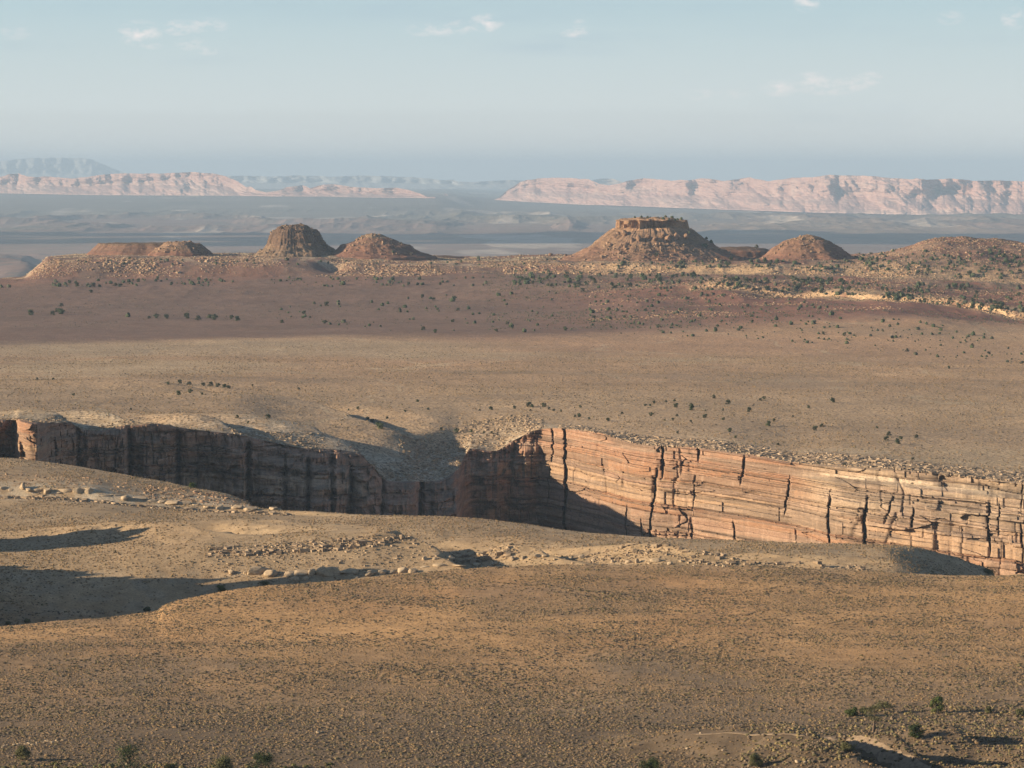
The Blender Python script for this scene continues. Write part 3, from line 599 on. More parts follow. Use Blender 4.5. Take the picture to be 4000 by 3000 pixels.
cliff("far_mountain", "faint blue mountain on the left horizon", [(-1500,670),(-300,648),(0,630),(60,622),(150,617),(300,617),(350,621),(400,640),(450,662),(520,680),(700,700)], [(-1500,730),(700,730)], 72000, 900, far_mesa_mat, 47, gully=.5, ncol=300, nrow=40)
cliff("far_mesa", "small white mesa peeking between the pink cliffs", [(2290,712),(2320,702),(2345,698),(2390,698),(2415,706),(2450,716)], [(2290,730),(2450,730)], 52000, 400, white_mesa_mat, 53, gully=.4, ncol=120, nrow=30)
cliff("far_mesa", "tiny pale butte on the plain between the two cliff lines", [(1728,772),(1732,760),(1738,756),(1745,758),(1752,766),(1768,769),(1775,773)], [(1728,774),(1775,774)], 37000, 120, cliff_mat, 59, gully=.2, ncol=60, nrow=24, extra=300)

# ------------------------------------------------------------------ cumulus off the left of the view, whose shadow bands the far plain
def cloud_mesh(name, cX, cY, cZ, sx_, sy_, sz_, n, seed, label):
    rg = np.random.default_rng(seed); import bmesh
    bm = bmesh.new(); bmesh.ops.create_icosphere(bm, subdivisions=3, radius=1); me0 = bpy.data.meshes.new("t"); bm.to_mesh(me0); bm.free()
    v0 = np.array([v.co[:] for v in me0.vertices]); f0 = np.array([p.vertices[:] for p in me0.polygons]); bpy.data.meshes.remove(me0)
    Vs, Fs = [], []
    for k in range(n):
        c = np.array([rg.uniform(-1, 1)*sx_, rg.uniform(-1, 1)*sy_, rg.uniform(0, .5)*sz_]); r = rg.uniform(.5, 1)*sz_
        d = 1+.25*fbm(v0[:, 0]*2+k, v0[:, 1]*2+v0[:, 2]*1.3, seed+k, 3)
        p = v0*d[:, None]*np.array([r*1.9, r*1.9, r*.7])+c; p[:, 2] = np.maximum(p[:, 2], -.12*sz_)
        Vs.append(p+np.array([cX, cY, cZ])); Fs.append(f0+k*len(v0))
    m, N, L, nd, b = new_mat("cloud white"); b.inputs['Base Color'].default_value = (.9, .9, .9, 1)
    o = mesh_obj(name, np.concatenate(Vs), np.concatenate(Fs), m, True); o['kind'] = 'structure'; o['label'] = label
    return o
CH = 2300.0; cd = CH/math.tan(SUN_EL)
for (pX, pY, sx_, sy_) in ((-3000, 29600, 5200, 2500), (2500, 29200, 3400, 2200)):
    cloud_mesh("cloud", pX-cd*math.cos(SUN_BEHIND), pY-cd*math.sin(SUN_BEHIND), -544+CH, sx_, sy_, 330, 60, int(pY) % 97, "white cumulus cloud above the desert left of the view")

# ------------------------------------------------------------------ haze
def haze():
    x0, x1, y0, y1, z0, z1 = -90000, 90000, -2500, 170000, -800, 480
    V = np.array([(x, y, z) for x in (x0, x1) for y in (y0, y1) for z in (z0, z1)], float)
    Fc = np.array([(0,1,3,2),(4,6,7,5),(0,4,5,1),(2,3,7,6),(0,2,6,4),(1,5,7,3)])
    m = bpy.data.materials.new("haze air"); m.use_nodes = True; N, L, nd = nodes_of(m.node_tree); N.clear()
    v = nd('ShaderNodeVolumePrincipled'); v.inputs['Color'].default_value = (.50, .69, .93, 1); v.inputs['Density'].default_value = 1.8e-5; v.inputs['Anisotropy'].default_value = 0.0
    o_ = nd('ShaderNodeOutputMaterial'); L.new(v.outputs[0], o_.inputs['Volume'])
    o = mesh_obj("haze", V, Fc, m, False); tag(o, "pale blue desert haze", kind='stuff')
haze()
# ------------------------------------------------------------------ dirt track in the lower right corner
trk = [(2700,2866),(2900,2868),(3100,2872),(3200,2876),(3290,2886),(3370,2902),(3430,2928),(3480,2958),(3560,2995),(3640,3030)]
cen = []
for i in range(len(trk)-1):
    for t in np.linspace(0, 1, 7)[:-1]:
        h = hit(trk[i][0]*(1-t)+trk[i+1][0]*t, trk[i][1]*(1-t)+trk[i+1][1]*t, near)
        if h: cen.append(h)
cen = np.array(cen); cen[:, 1] = np.convolve(np.pad(cen[:, 1], 2, 'edge'), np.ones(5)/5, 'valid')
dirc = np.gradient(cen[:, :2], axis=0); nn = np.stack([-dirc[:, 1], dirc[:, 0]], 1)/np.linalg.norm(dirc, axis=1)[:, None]
wdt = np.interp(np.arange(len(cen)), [0, 18, 30, len(cen)], [.4, 1.1, 1.9, 2.4]); V = []
for j, s in enumerate(np.linspace(-1, 1, 7)):
    p = cen[:, :2]+nn*(wdt*s)[:, None]+.7*(j in (0, 6))*fbm(cen[:, 0:1]*.9, cen[:, 1:2]*.5, 5+j, 3)
    z = near.z_at(p[:, 0]/p[:, 1], p[:, 1])+.22-.12*abs(s); V.append(np.concatenate([p, z[:, None]], 1))
V = np.stack(V, 0)
m, N, L, nd, b = new_mat("pale dirt"); pos = nd('ShaderNodeNewGeometry').outputs['Position']
L.new(mixc(nd, L, rng(nd, L, noise(nd, L, pos, .8, 4, .6), .4, .65, 0, 1), (.27, .205, .14), (.18, .13, .09)), b.inputs['Base Color'])
o = mesh_obj("dirt_track", V.reshape(-1, 3), grid_faces(7, len(cen))[:, ::-1], m); tag(o, "pale dirt track curving down at the lower right", kind='structure')

# ------------------------------------------------------------------ scatter helpers
def scatter_mesh(name, base, faces, P, S, rot, tints, mat, label, seed, jitter=.18, smooth=False, vt=None):
    """many small copies of a template, each with its own size, turn and lumps, as one mesh of ground cover"""
    rg = np.random.default_rng(seed); n, k = len(P), len(base)
    c, s = np.cos(rot)[:, None], np.sin(rot)[:, None]
    b = base[None]*(1+rg.uniform(-jitter, jitter, (n, k, 3)))*S[:, None, :]
    x = b[..., 0]*c-b[..., 1]*s; y = b[..., 0]*s+b[..., 1]*c
    V = np.stack([x+P[:, None, 0], y+P[:, None, 1], b[..., 2]+P[:, None, 2]], -1).reshape(-1, 3)
    Fc = (faces[None]+(np.arange(n)*k)[:, None, None]).reshape(-1, faces.shape[1])
    col = np.repeat(tints, k, 0)*rg.uniform(.8, 1.2, (n*k, 1))
    o = mesh_obj(name, V, Fc, mat, smooth, col); return tag(o, label, kind='stuff')
def dome(nseg, rings):
    V = []; Fc = []
    for j, (r, z) in enumerate(rings):
        for i in range(nseg):
            a = 2*math.pi*(i+.5*(j % 2))/nseg; V.append((r*math.cos(a), r*math.sin(a), z))
    top = len(V); V.append((0, 0, 1.0))
    for j in range(len(rings)-1):
        for i in range(nseg):
            a, b = j*nseg+i, j*nseg+(i+1) % nseg; c, d = a+nseg, b+nseg
            Fc += [(a, b, c), (b, d, c)]
    for i in range(nseg): Fc.append(((len(rings)-1)*nseg+i, (len(rings)-1)*nseg+(i+1) % nseg, top))
    return np.array(V, float), np.array(Fc)
dome_hi = dome(6, [(.42, -.15), (.5, .35), (.36, .82)]); dome_lo = dome(5, [(.48, -.1), (.42, .6)]); dome_min = dome(4, [(.5, -.1)])
CUBE = (np.array([(x, y, z) for x in (-.5, .5) for y in (-.5, .5) for z in (-.4, .6)]), np.array([(0,1,3,2),(4,6,7,5),(0,4,5,1),(2,3,7,6),(0,2,6,4),(1,5,7,3)]))
CUBE = (CUBE[0], CUBE[1][:, ::-1])
PAL = np.array([(.185,.14,.098), (.26,.175,.093), (.16,.13,.07), (.11,.088,.06), (.235,.16,.088)])
def pick_tints(rg, n, w): return PAL[rg.choice(len(PAL), n, p=np.array(w)/sum(w))]
def cover(name, loft, n, ya, yb, size, tmpl, w, label, seed, dens, u0=.150, mat=None, minz=-215, hz=.42):
    rg = np.random.default_rng(seed)
    u = rg.uniform(-u0, u0, n); Y = np.sqrt(rg.uniform(ya*ya, yb*yb, n)); X = u*Y
    keep = rg.uniform(0, 1, n) < dens(X, Y, u); u, Y, X = u[keep], Y[keep], X[keep]
    Yk, zk = loft.knots(u)
    if loft is near and ya < 1200:
        off_ = np.ones(len(X), bool); q = (Y < 1230) & (X > 20)
        if q.any(): off_[q] = np.min(np.hypot(X[q, None]-cen[None, :, 0], (Y[q, None]-cen[None, :, 1])*.6), 1) > 1.9
        X, Y, u, Yk = X[off_], Y[off_], u[off_], Yk[off_]
    if loft is near: ok = (Y < Yk[:, 14]-1) & ((2000+u*F < 3925) | (Y < 1655))
    else: ok = Y > Yk[:, 0]+3
    u, Y, X = u[ok], Y[ok], X[ok]; Z = loft.z_at(u, Y); n = len(u)
    s = rg.uniform(*size, n)*rg.choice([.7, 1, 1.35], n, p=[.35, .45, .2]); S = np.stack([s, s*rg.uniform(.8, 1.3, n), s*rg.uniform(.7, 1.2, n)*hz], 1)
    return scatter_mesh(name, tmpl[0], tmpl[1], np.stack([X, Y, Z], 1), S, rg.uniform(0, 6.28, n), pick_tints(rg, n, w), mat or shrub_mat, label, seed+1, .28)
cover("dry_grass", near, 240000, 1060, 1690, (.35, .8), dome_lo, (2, 3, 1.5, .6, 4), "fine dry grass tufts covering the nearest slope", 101,
      lambda X, Y, u: np.clip(.6+.9*fbm(X/24, Y/40, 7, 3), .08, 1), hz=.34, u0=.19)
cover("sagebrush", near, 152000, 1060, 1690, (.5, 1.25), dome_hi, (3, .3, 2.2, 2.6, .8), "grey and olive sagebrush in bands over the nearest slope", 111,
      lambda X, Y, u: np.clip(.22+1.1*fbm(X/40, Y/22, 113, 4)+.6*sm(1480, 1130, Y), .05, 1), hz=.29, u0=.19)
cover("sagebrush", near, 165000, 1690, 2260, (.5, 1.0), dome_lo, (3, 3, 1.7, .9, 3), "low tan and olive scrub on the plateau before the gorge", 103,
      lambda X, Y, u: np.clip(.55+1.0*fbm(X/26, Y/50, 17, 3), .1, 1), u0=.19, hz=.4)
cover("scrub", far, 150000, 2480, 4700, (.9, 2.0), dome_min, (2, 3, 1.6, 2.0, 3), "thin dry scrub dotted over the plateau beyond the gorge", 105,
      lambda X, Y, u: np.clip(.6+.9*fbm(X/60, Y/140, 27, 3), .1, 1)*sm(4700, 3800, Y), u0=.19, hz=.35)
# fresher green brush in the lower right corner
rg = np.random.default_rng(7)
def patch(name, n, box, size, tints, tmpl, label, seed, loft=near, mat=None, hz=.5, cond=None):
    rg = np.random.default_rng(seed); x0, x1, Y0, Y1 = box
    px = rg.uniform(x0, x1, n); Y = rg.uniform(Y0, Y1, n); u = (px-2000)/F; X = u*Y
    if cond is not None: k = cond(X, Y, px) > rg.uniform(0, 1, n); px, Y, u, X = px[k], Y[k], u[k], X[k]; n = len(X)
    Z = loft.z_at(u, Y)
    if loft is far and Y1 > 6300:
        bz = butte_zs(X, Y); k = bz < Z; X, Y, u, px, Z = X[k], Y[k], u[k], px[k], Z[k]; n = len(X)
    s = rg.uniform(*size, n); S = np.stack([s, s*rg.uniform(.8, 1.3, n), s*rg.uniform(.8, 1.2, n)*hz], 1)
    t = np.array(tints)[rg.integers(0, len(tints), n)]
    return scatter_mesh(name, tmpl[0], tmpl[1], np.stack([X, Y, Z], 1), S, rg.uniform(0, 6.28, n), t, mat or shrub_mat, label, seed+1)
patch("green_brush", 3400, (2900, 4150, 1070, 1235), (.5, 1.4), [(.15,.13,.07), (.10,.09,.05), (.24,.19,.09), (.20,.15,.10), (.12,.095,.065)], dome_hi, "green and yellowish brush in the lower right corner", 201,
      cond=lambda X, Y, px: sm(2900, 3500, px+(1180-Y)*4))
patch("green_brush", 420, (-60, 1300, 1065, 1100), (.8, 1.7), [(.13,.125,.05), (.09,.09,.04), (.16,.13,.06)], dome_hi, "olive brush along the bottom edge at left", 203)
# ------------------------------------------------------------------ rubble on the ledges and slopes
CR = [(.35,.27,.185), (.28,.215,.15), (.22,.17,.12)]; OR = [(.37,.25,.16), (.30,.19,.12), (.24,.15,.10), (.42,.30,.2)]
def along(curve, x0, x1, n, dY, size, tints, name, label, seed, loft, hz=.7, clump=None, mat=None):
    rg = np.random.default_rng(seed); px = rg.uniform(x0, x1, n)
    if clump is not None: px = px[rg.uniform(0, 1, n) < clump(px)]; n = len(px)
    Y = pchip1([p[0] for p in curve], [p[1] for p in curve], px)+rg.uniform(dY[0], dY[1], n); u = (px-2000)/F; X = u*Y; Z = loft.z_at(u, Y)
    s = rg.uniform(size[0], size[1], n)*rg.choice([.6, 1, 1.6], n, p=[.5, .35, .15]); S = np.stack([s*rg.uniform(1, 1.8, n), s, s*hz], 1)
    t = np.array(tints)[rg.integers(0, len(tints), n)]
    return scatter_mesh(name, *CUBE, np.stack([X, Y, Z], 1), S, rg.uniform(0, 6.28, n), t, mat or rubble_mat, label, seed+1, .3)
cl = lambda sc, th: (lambda px: sm(th, th+.3, fbm(px/sc, px*0, 301, 3)))
along(cC2, 820, 3400, 1300, (-12, 3), (.5, 1.3), CR, "rubble", "broken grey ledge of rock above the drainage", 301, near, clump=cl(90, -.35))
along(cC1, 1500, 3400, 900, (-42, -4), (.3, .9), CR, "rubble", "scattered rock below the broken ledge", 303, near, clump=cl(110, -.4))
along(cC1, 840, 2000, 420, (-5, 2), (.9, 2.0), CR, "rubble", "broken cream blocks filling the row along the drainage", 306, near)
along(cF1, -50, 1130, 380, (-3, 3), (.8, 1.8), CR, "rubble", "broken cream blocks of the pale ledge at left", 308, near)
along(cC1, 800, 1700, 700, (-30, 14), (.3, .9), CR, "rubble", "small stones among the cream boulders", 305, near)
along(cF1, -50, 1150, 700, (-8, 4), (.3, .8), CR, "rubble", "small stones along the pale ledge at left", 307, near)
along(cF2, 560, 1000, 600, (5, 60), (.4, 1.0), OR, "rubble", "brown broken rock above the pale ledge", 309, near)
along(cF2, -50, 560, 300, (10, 60), (.3, .9), OR, "rubble", "reddish stones above the pale ledge at far left", 310, near)
along(cR, 1560, 2120, 3000, (3, 170), (.4, 1.4), CR, "rubble", "pale broken rock on the corner slope above the gorge", 311, far, clump=cl(200, -.6))
along(cR, 2050, 4050, 15000, (0, 105), (.4, 1.7), [(.40,.31,.22), (.32,.245,.17), (.25,.19,.135)], "rubble", "grey broken rock along the sunlit gorge rim", 313, far, clump=cl(120, -.75))
along(cR, -50, 1560, 3200, (1, 50), (.4, 1.3), CR, "rubble", "pale stones on the rim of the shaded gorge wall", 315, far, clump=cl(120, -.3))
along(h5b, 2700, 4050, 5000, (-40, 12), (.7, 2.2), OR, "rubble", "orange broken rock along the near ridge ledge", 317, far, clump=cl(140, -.45))
along(h6b, 2050, 4050, 5500, (-110, 10), (.8, 2.4), OR, "rubble", "orange rock along the ledge below the butte", 319, far, clump=cl(160, -.3))
along(h6b, 90, 2100, 9000, (-130, 6), (.8, 2.9), [(.36,.25,.165), (.29,.18,.12), (.24,.14,.10), (.42,.31,.21)], "rubble", "light tumbled blocks below the left ridge", 321, far, clump=cl(170, -.1))
along(h7, 100, 2300, 4200, (-330, 0), (.8, 2.4), [(.42,.36,.25), (.36,.30,.2), (.3,.24,.17)], "rubble", "pale slickrock blocks on top of the left ridge", 323, far, hz=.45)
along(h7, 3350, 4050, 2000, (-420, 0), (.7, 2.2), OR, "rubble", "orange rock on the hill at the right edge", 325, far)
rg_ = lambda sc, th, sd: (lambda X, Y, px: sm(th, th+.25, fbm(X/sc, Y/(sc*.6), sd, 4)))
patch("rubble", 26000, (2300, 4060, 4950, 6650), (.6, 2.4), OR, CUBE, "orange rock outcrops spread over the red slopes at the right", 341, loft=far, mat=rubble_mat, cond=rg_(120, .02, 341))
patch("rubble", 16000, (120, 2200, 6230, 6480), (.7, 2.6), [(.42,.31,.21), (.34,.23,.15), (.28,.18,.12)], CUBE, "pale rock outcrops on the face of the left ridge", 343, loft=far, mat=rubble_mat, cond=rg_(90, -.12, 343))
patch("scrub", 16000, (1900, 4060, 4750, 6650), (.8, 2.6), [(.075,.08,.05), (.06,.068,.04), (.10,.095,.065)], dome_lo, "small dark scrub spread over the right ridge", 345, loft=far, cond=rg_(150, -.25, 345))
patch("scrub", 5000, (-50, 2300, 4900, 6900), (.8, 2.0), [(.08,.08,.055), (.07,.07,.05), (.11,.095,.07)], dome_lo, "small dark scrub on the plain below the left ridge", 347, loft=far, cond=rg_(200, -.1, 347))
def butte_rubble(i, n, size, tints, label, seed, hr=(0, 1)):
    rg = np.random.default_rng(seed); X0, Yc, rx, ry, z0, pr, ph, off, hm = BUTTES[i]
    a = rg.uniform(-math.pi, 0, n)+rg.normal(0, .15, n); r = rg.uniform(hr[0], hr[1], n)**.7; h = np.interp(1-r, 1-pr, ph)
    X = X0+r*rx*np.cos(a)+off*h/hm; Y = Yc+r*ry*np.sin(a); Z = z0+h
    s = rg.uniform(*size, n)*rg.choice([.5, 1, 1.7], n, p=[.55, .33, .12]); S = np.stack([s*1.3, s, s*rg.uniform(.6, 1.1, n)], 1)
    return scatter_mesh("rubble", *CUBE, np.stack([X, Y, Z], 1), S, rg.uniform(0, 6.28, n), np.array(tints)[rg.integers(0, len(tints), n)], rubble_mat, label, seed+1, .3)
BR = [(.28,.18,.115), (.22,.14,.09), (.33,.22,.14), (.18,.115,.08)]
butte_rubble(0, 1300, (1.0, 3.0), BR, "fallen rock on the talus of the flat-topped butte", 331, (.33, .85))
butte_rubble(1, 420, (1.5, 3.6), [(.12,.085,.06), (.17,.115,.08)], "dark rock on the dome butte", 333, (.1, .95))
butte_rubble(2, 420, (.9, 2.3), BR, "broken rock on the small pointed butte", 335, (.0, .7))
butte_rubble(4, 260, (.9, 2.4), BR, "rock on the knob of the long mesa", 337, (.0, .8))
butte_rubble(5, 420, (.8, 2.2), BR, "rock on the rounded red hill", 339, (.0, .8))

# ------------------------------------------------------------------ boulders: things
def rock_mesh(name, seed, mat, blocky=.5, sub=3):
    import bmesh
    bm = bmesh.new(); bmesh.ops.create_icosphere(bm, subdivisions=sub, radius=1)
    v = np.array([q.co[:] for q in bm.verts]); 
    rg = np.random.default_rng(seed)
    for k in range(int(9*blocky)+3):                      # flat broken faces
        nrm = rg.normal(size=3); nrm /= np.linalg.norm(nrm); dd = rg.uniform(.55, .85); q = v@nrm; v = v-np.maximum(q-dd, 0)[:, None]*nrm*.9
    v = v*(1+.10*fbm(v[:, 0]*2+seed, v[:, 1]*2+v[:, 2]*2, seed, 3))[:, None]
    for q, c in zip(bm.verts, v): q.co = c
    me = bpy.data.meshes.new(name); bm.to_mesh(me); bm.free(); me.materials.append(mat)
    me.polygons.foreach_set("use_smooth", np.full(len(me.polygons), blocky < .5, bool)); return me
pale_rocks = [rock_mesh("boulder", 400+i, boulder_mat, .45 if i < 2 else 1.1, 3) for i in range(7)]
red_rocks = [rock_mesh("boulder", 420+i, redrock_mat, 1.0, 2) for i in range(6)]
ORD = ["first","second","third","fourth","fifth","sixth","seventh","eighth","ninth","tenth","eleventh","twelfth","thirteenth","fourteenth","fifteenth","sixteenth","seventeenth","eighteenth","nineteenth","twentieth","twenty-first","twenty-second","twenty-third","twenty-fourth","twenty-fifth","twenty-sixth","twenty-seventh","twenty-eighth","twenty-ninth","thirtieth"]
def place_rock(me, X, Y, Z, sx_, sy_, sz_, rz, label, group, tilt=0):
    o = bpy.data.objects.new("boulder", me); C.objects.link(o); o.location = (X, Y, Z); o.scale = (sx_, sy_, sz_); o.rotation_euler = (tilt, 0, rz)
    return tag(o, label, "boulder", group)
def boulder_row(pts, loft, rocks, text, group, seed):
    rd = random.Random(seed)
    for i, (px, py, wd, ht) in enumerate(sorted(pts)):
        h = hit(px, py, loft); 
        if h is None: continue
        X, Y, Z = h; k = Y/F; fw, fh = rd.choice([.55, .75, 1.0, 1.35, 1.6]), rd.choice([.55, .8, 1.0, 1.15])
        place_rock(rocks[rd.randrange(len(rocks))], X+rd.uniform(-.2, .2)*wd*k, Y+rd.uniform(-.3, .6)*wd*k, Z+ht*k*.18*fh, wd*k*.6*fw, wd*k*.55, ht*k*.62*fh, rd.uniform(-.5, .5), ORD[i]+text, group, rd.uniform(-.15, .15))
L1 = [(18,1912,44,24),(45,1918,30,22),(85,1907,36,24),(110,1914,40,20),(148,1918,34,20),(185,1920,38,26),(215,1926,30,16),(250,1924,44,18),(300,1924,34,26),(335,1932,62,38),(395,1936,70,14),(455,1940,34,18),(495,1946,44,20),(540,1952,46,18),(585,1957,44,16),(625,1962,40,16),(668,1968,42,16),(715,1970,40,16),(760,1976,44,16),(815,1980,46,18),(865,1985,50,18),(925,1986,50,20),(985,1990,56,14),(1058,1990,46,15),(1092,1990,22,8)]
boulder_row(L1, near, pale_rocks, " boulder from the left in the pale rock ledge at the left edge", "boulders of the pale ledge at left", 1)
L2 = [(905,2236,42,26),(965,2240,24,16),(998,2240,62,38),(1040,2246,34,22),(1070,2244,60,36),(1140,2250,40,32),(1180,2244,48,30),(1215,2240,44,30),(1250,2244,34,38),(1285,2248,52,36),(1322,2246,34,42),(1360,2238,54,34),(1392,2240,40,34),(1440,2240,62,32),(1490,2242,48,30),(1530,2240,44,28),(1575,2236,44,24),(1610,2234,38,20),(1148,2266,22,16),(1195,2266,20,14),(1390,2260,30,12),(1660,2218,36,14),(1720,2214,44,14),(1790,2210,40,14),(1860,2206,44,14),(1930,2203,40,14)]
boulder_row(L2, near, pale_rocks, " rounded cream boulder from the left in the row along the drainage", "rounded cream boulders along the drainage", 2)
rd = random.Random(5)
L3 = [(1650+i*44+rd.uniform(-14, 14), 2168+abs(i-6)*1.6+rd.uniform(-5, 14), rd.uniform(16, 30), rd.uniform(12, 22)) for i in range(28)]
boulder_row(L3, near, [boulder_rock for boulder_rock in pale_rocks], " grey block from the left in the broken ledge across the middle", "grey blocks of the broken ledge", 3)
# blocks fallen down the slope of the flat-topped butte
X0, Yc, rx, ry, z0, pr, ph, off, hm = BUTTES[0]
L4 = [(2345,922,24,20),(2375,915,20,24),(2400,932,26,20),(2415,918,18,18),(2440,920,34,26),(2470,946,20,22),(2495,942,24,30),(2530,930,20,16),(2560,940,22,18),(2590,925,26,24),(2610,935,30,20),(2640,932,24,26),(2320,935,20,16),(2300,948,20,14),(2262,970,26,12),(2150,1000,22,16),(2210,1003,18,12),(2300,1000,20,16),(2440,955,22,10),(2360,950,20,12),(2420,990,26,12),(2440,974,14,14),(2680,930,22,20),(2580,958,18,12)]
for i, (px, py, wd, ht) in enumerate(sorted(L4)):
    best = None
    for q in np.linspace(-1.0, 0, 200):                       # walk up the front slope of the butte along the sight line
        Y = Yc+ry*q*1.0; X = XA(px, Y); z = butte_z(X, Y)
        if z > -1e8 and HZ-z/Y*F <= py: best = (X, Y, z); break
    if best is None:
        h = hit(px, py, far)
        if h is None: continue
        best = h
    X, Y, Z = best; k = Y/F
    place_rock(red_rocks[i % 6], X, Y, Z+ht*k*.3, wd*k*.5, wd*k*.5, ht*k*.62, rd.uniform(0, 3), ORD[i]+" fallen block from the left on the slopes of the flat-topped butte", "blocks fallen from the flat-topped butte", rd.uniform(-.4, .4))
rd2 = random.Random(9)
for i, (px, py, wd) in enumerate([(1243,2863,18),(1258,2861,12),(1500,2860,10),(1690,2862,14),(1710,2861,10),(600,2877,8),(2685,2927,14),(2825,2932,12),(2735,2866,10),(3115,2978,22),(3145,2980,16),(3160,2973,12),(2000+60,2864,8),(3578,2880,12),(3600,2886,14),(3655,2898,10)]):
    h = hit(px, py, near)
    if h: X, Y, Z = h; k = Y/F; place_rock(pale_rocks[i % 6], X, Y, Z+wd*k*.15, wd*k*.6, wd*k*.5, wd*k*.4, rd2.uniform(0, 3), "small white stone lying among the brush near the bottom of the view", "white stones in the foreground brush")
for k_, (xa, ya, xb, yb) in enumerate([(0,2918,250,2893)]):
    for i in range(26):
        t = i/25; px = xa+(xb-xa)*t+rd2.uniform(-5, 5); h = hit(px, ya+(yb-ya)*t+rd2.uniform(-5, 5), near)
        X, Y, Z = h; s = rd2.uniform(.3, .75); place_rock(pale_rocks[i % 6], X, Y, Z+.1, s, s, s*.5, rd2.uniform(0, 3), "white stone in the short stony streak at the lower left", "white stones of the lower left streak")

# ------------------------------------------------------------------ junipers: things
def leaf_crown(name, seed, w_, h_, lobes, leaves, leaf, tint, base=.18):
    rg = np.random.default_rng(seed); V = []; cols = []
    for k in range(lobes):
        a = rg.uniform(0, 6.28); hz_ = rg.uniform(base, .86); r = (1-(hz_-.42)**2*2.2)*rg.uniform(.2, .8)
        c = np.array([math.cos(a)*r*w_/2, math.sin(a)*r*w_/2, hz_*h_]); lr = rg.uniform(.17, .30)*w_
        n = leaves//lobes; d = rg.normal(size=(n, 3)); d /= np.linalg.norm(d, axis=1)[:, None]; d[:, 2] *= .75
        p = c+d*lr*rg.uniform(.5, 1.05, (n, 1)); tt = rg.uniform(.7, 1.35)
        e1 = rg.normal(size=(n, 3)); e1 /= np.linalg.norm(e1, axis=1)[:, None]; e2 = np.cross(d, e1); s = leaf*rg.uniform(.6, 1.4, (n, 1))
        V.append(np.stack([p-e1*s-e2*s*.4, p+e1*s-e2*s*.4, p+e2*s*.9], 1).reshape(-1, 3)); cols.append(np.repeat(np.array([tint])*tt*rg.uniform(.75, 1.3, (n, 1)), 3, 0))
    V = np.concatenate(V); V[:, 2] = np.maximum(V[:, 2], .05)
    o = mesh_obj(name, V, np.arange(len(V)).reshape(-1, 3), juniper_mat, False, np.concatenate(cols)); return o
def trunk_mesh(name, seed, w_, h_):
    rg = np.random.default_rng(seed); V = []; Fc = []
    def tube(p0, p1, r0, r1, bend):
        n, sg = 6, 5; p0 = np.array(p0); p1 = np.array(p1); b0 = len(V)
        ax = p1-p0; a = np.cross(ax, [.3, .9, .2]); a /= np.linalg.norm(a); b = np.cross(ax, a); b /= np.linalg.norm(b)
        for j in range(sg+1):
            t = j/sg; c = p0+ax*t+bend*math.sin(t*math.pi); r = r0*(1-t)+r1*t
            for i in range(n): th = 2*math.pi*i/n; V.append(c+(a*math.cos(th)+b*math.sin(th))*r)
        for j in range(sg):
            for i in range(n): q = b0+j*n; Fc.append((q+i, q+(i+1) % n, q+n+(i+1) % n, q+n+i))
    k = rg.uniform(-.06, .06, 3)*w_; k[2] = 0
    tube((0, 0, -.35), (k[0]*2, k[1]*2, h_*.55), h_*.06, h_*.035, k)
    for i in range(5):
        a = rg.uniform(0, 6.28); z = rg.uniform(.15, .5)*h_
        tube((k[0]*z/h_*3, k[1]*z/h_*3, z), (math.cos(a)*w_*.32, math.sin(a)*w_*.32, z+h_*rg.uniform(.12, .34)), h_*.03, h_*.012, np.array([0, 0, -.03*h_]))
    return mesh_obj(name, np.array(V), np.array(Fc), bark_mat, True)
def empty(name, X, Y, Z):
    e = bpy.data.objects.new(name, None); C.objects.link(e); e.location = (X, Y, Z); e.empty_display_size = .5; return e
GRN, DGRN, OLV = (.066, .088, .030), (.036, .052, .022), (.095, .095, .045)
NEARTREES = [ # photo x, base y, width px, height px, tint, label
 (511,3018,125,100,DGRN,"large dark round juniper cut by the bottom edge at left"),
 (1022,3012,96,62,DGRN,"dark round juniper on the bottom edge right of the larger one"),
 (90,2968,52,50,OLV,"olive juniper bush under the white stony streak at lower left"),
 (872,3010,78,44,OLV,"loose olive bush on the bottom edge between the two dark junipers"),
 (669,3012,42,22,OLV,"small olive bush on the bottom edge beside the large dark juniper"),
 (2542,3018,76,50,DGRN,"dark juniper cut by the bottom edge right of the middle"),
 (2950,2998,52,46,OLV,"pale olive bush at the bottom left of the dirt track"),
 (3328,2796,42,32,GRN,"small bright green juniper leftmost of the lower right group"),
 (3411,2860,66,100,OLV,"tall sparse pine with a bare trunk showing in the lower right group"),
 (3450,2784,54,40,OLV,"olive tree just behind the tall sparse pine"),
 (3370,2796,34,32,OLV,"thin pale bush between the green juniper and the sparse pine"),
 (3662,2788,54,64,GRN,"upright green juniper with a long shadow at lower right"),
 (3581,2886,58,52,DGRN,"dense dark green juniper above the bend of the dirt track"),
 (3859,2786,24,26,OLV,"small pale green bush near the right edge"),
 (3983,2796,32,22,OLV,"low olive bush on the right edge"),
 (3305,2932,46,24,OLV,"low green bush against the left side of the dirt track"),
 (862,2312,30,24,GRN,"green juniper on the crest above the dark drainage"),
 (1034,2288,30,15,OLV,"flat olive bush on the crest right of the green juniper"),
 (574,2386,26,12,DGRN,"low dark bush on the crest beside the white rock"),
 (106,2430,22,10,OLV,"low bush on the crest near the left edge"),
 (33,2440,20,9,OLV,"low bush on the crest at the left edge"),
 (753,1896,28,16,GRN,"lone green juniper on the spur above the pale ledge"),
 (3860,2244,56,20,OLV,"wide olive bush on the crest under the sunlit gorge wall"),
]
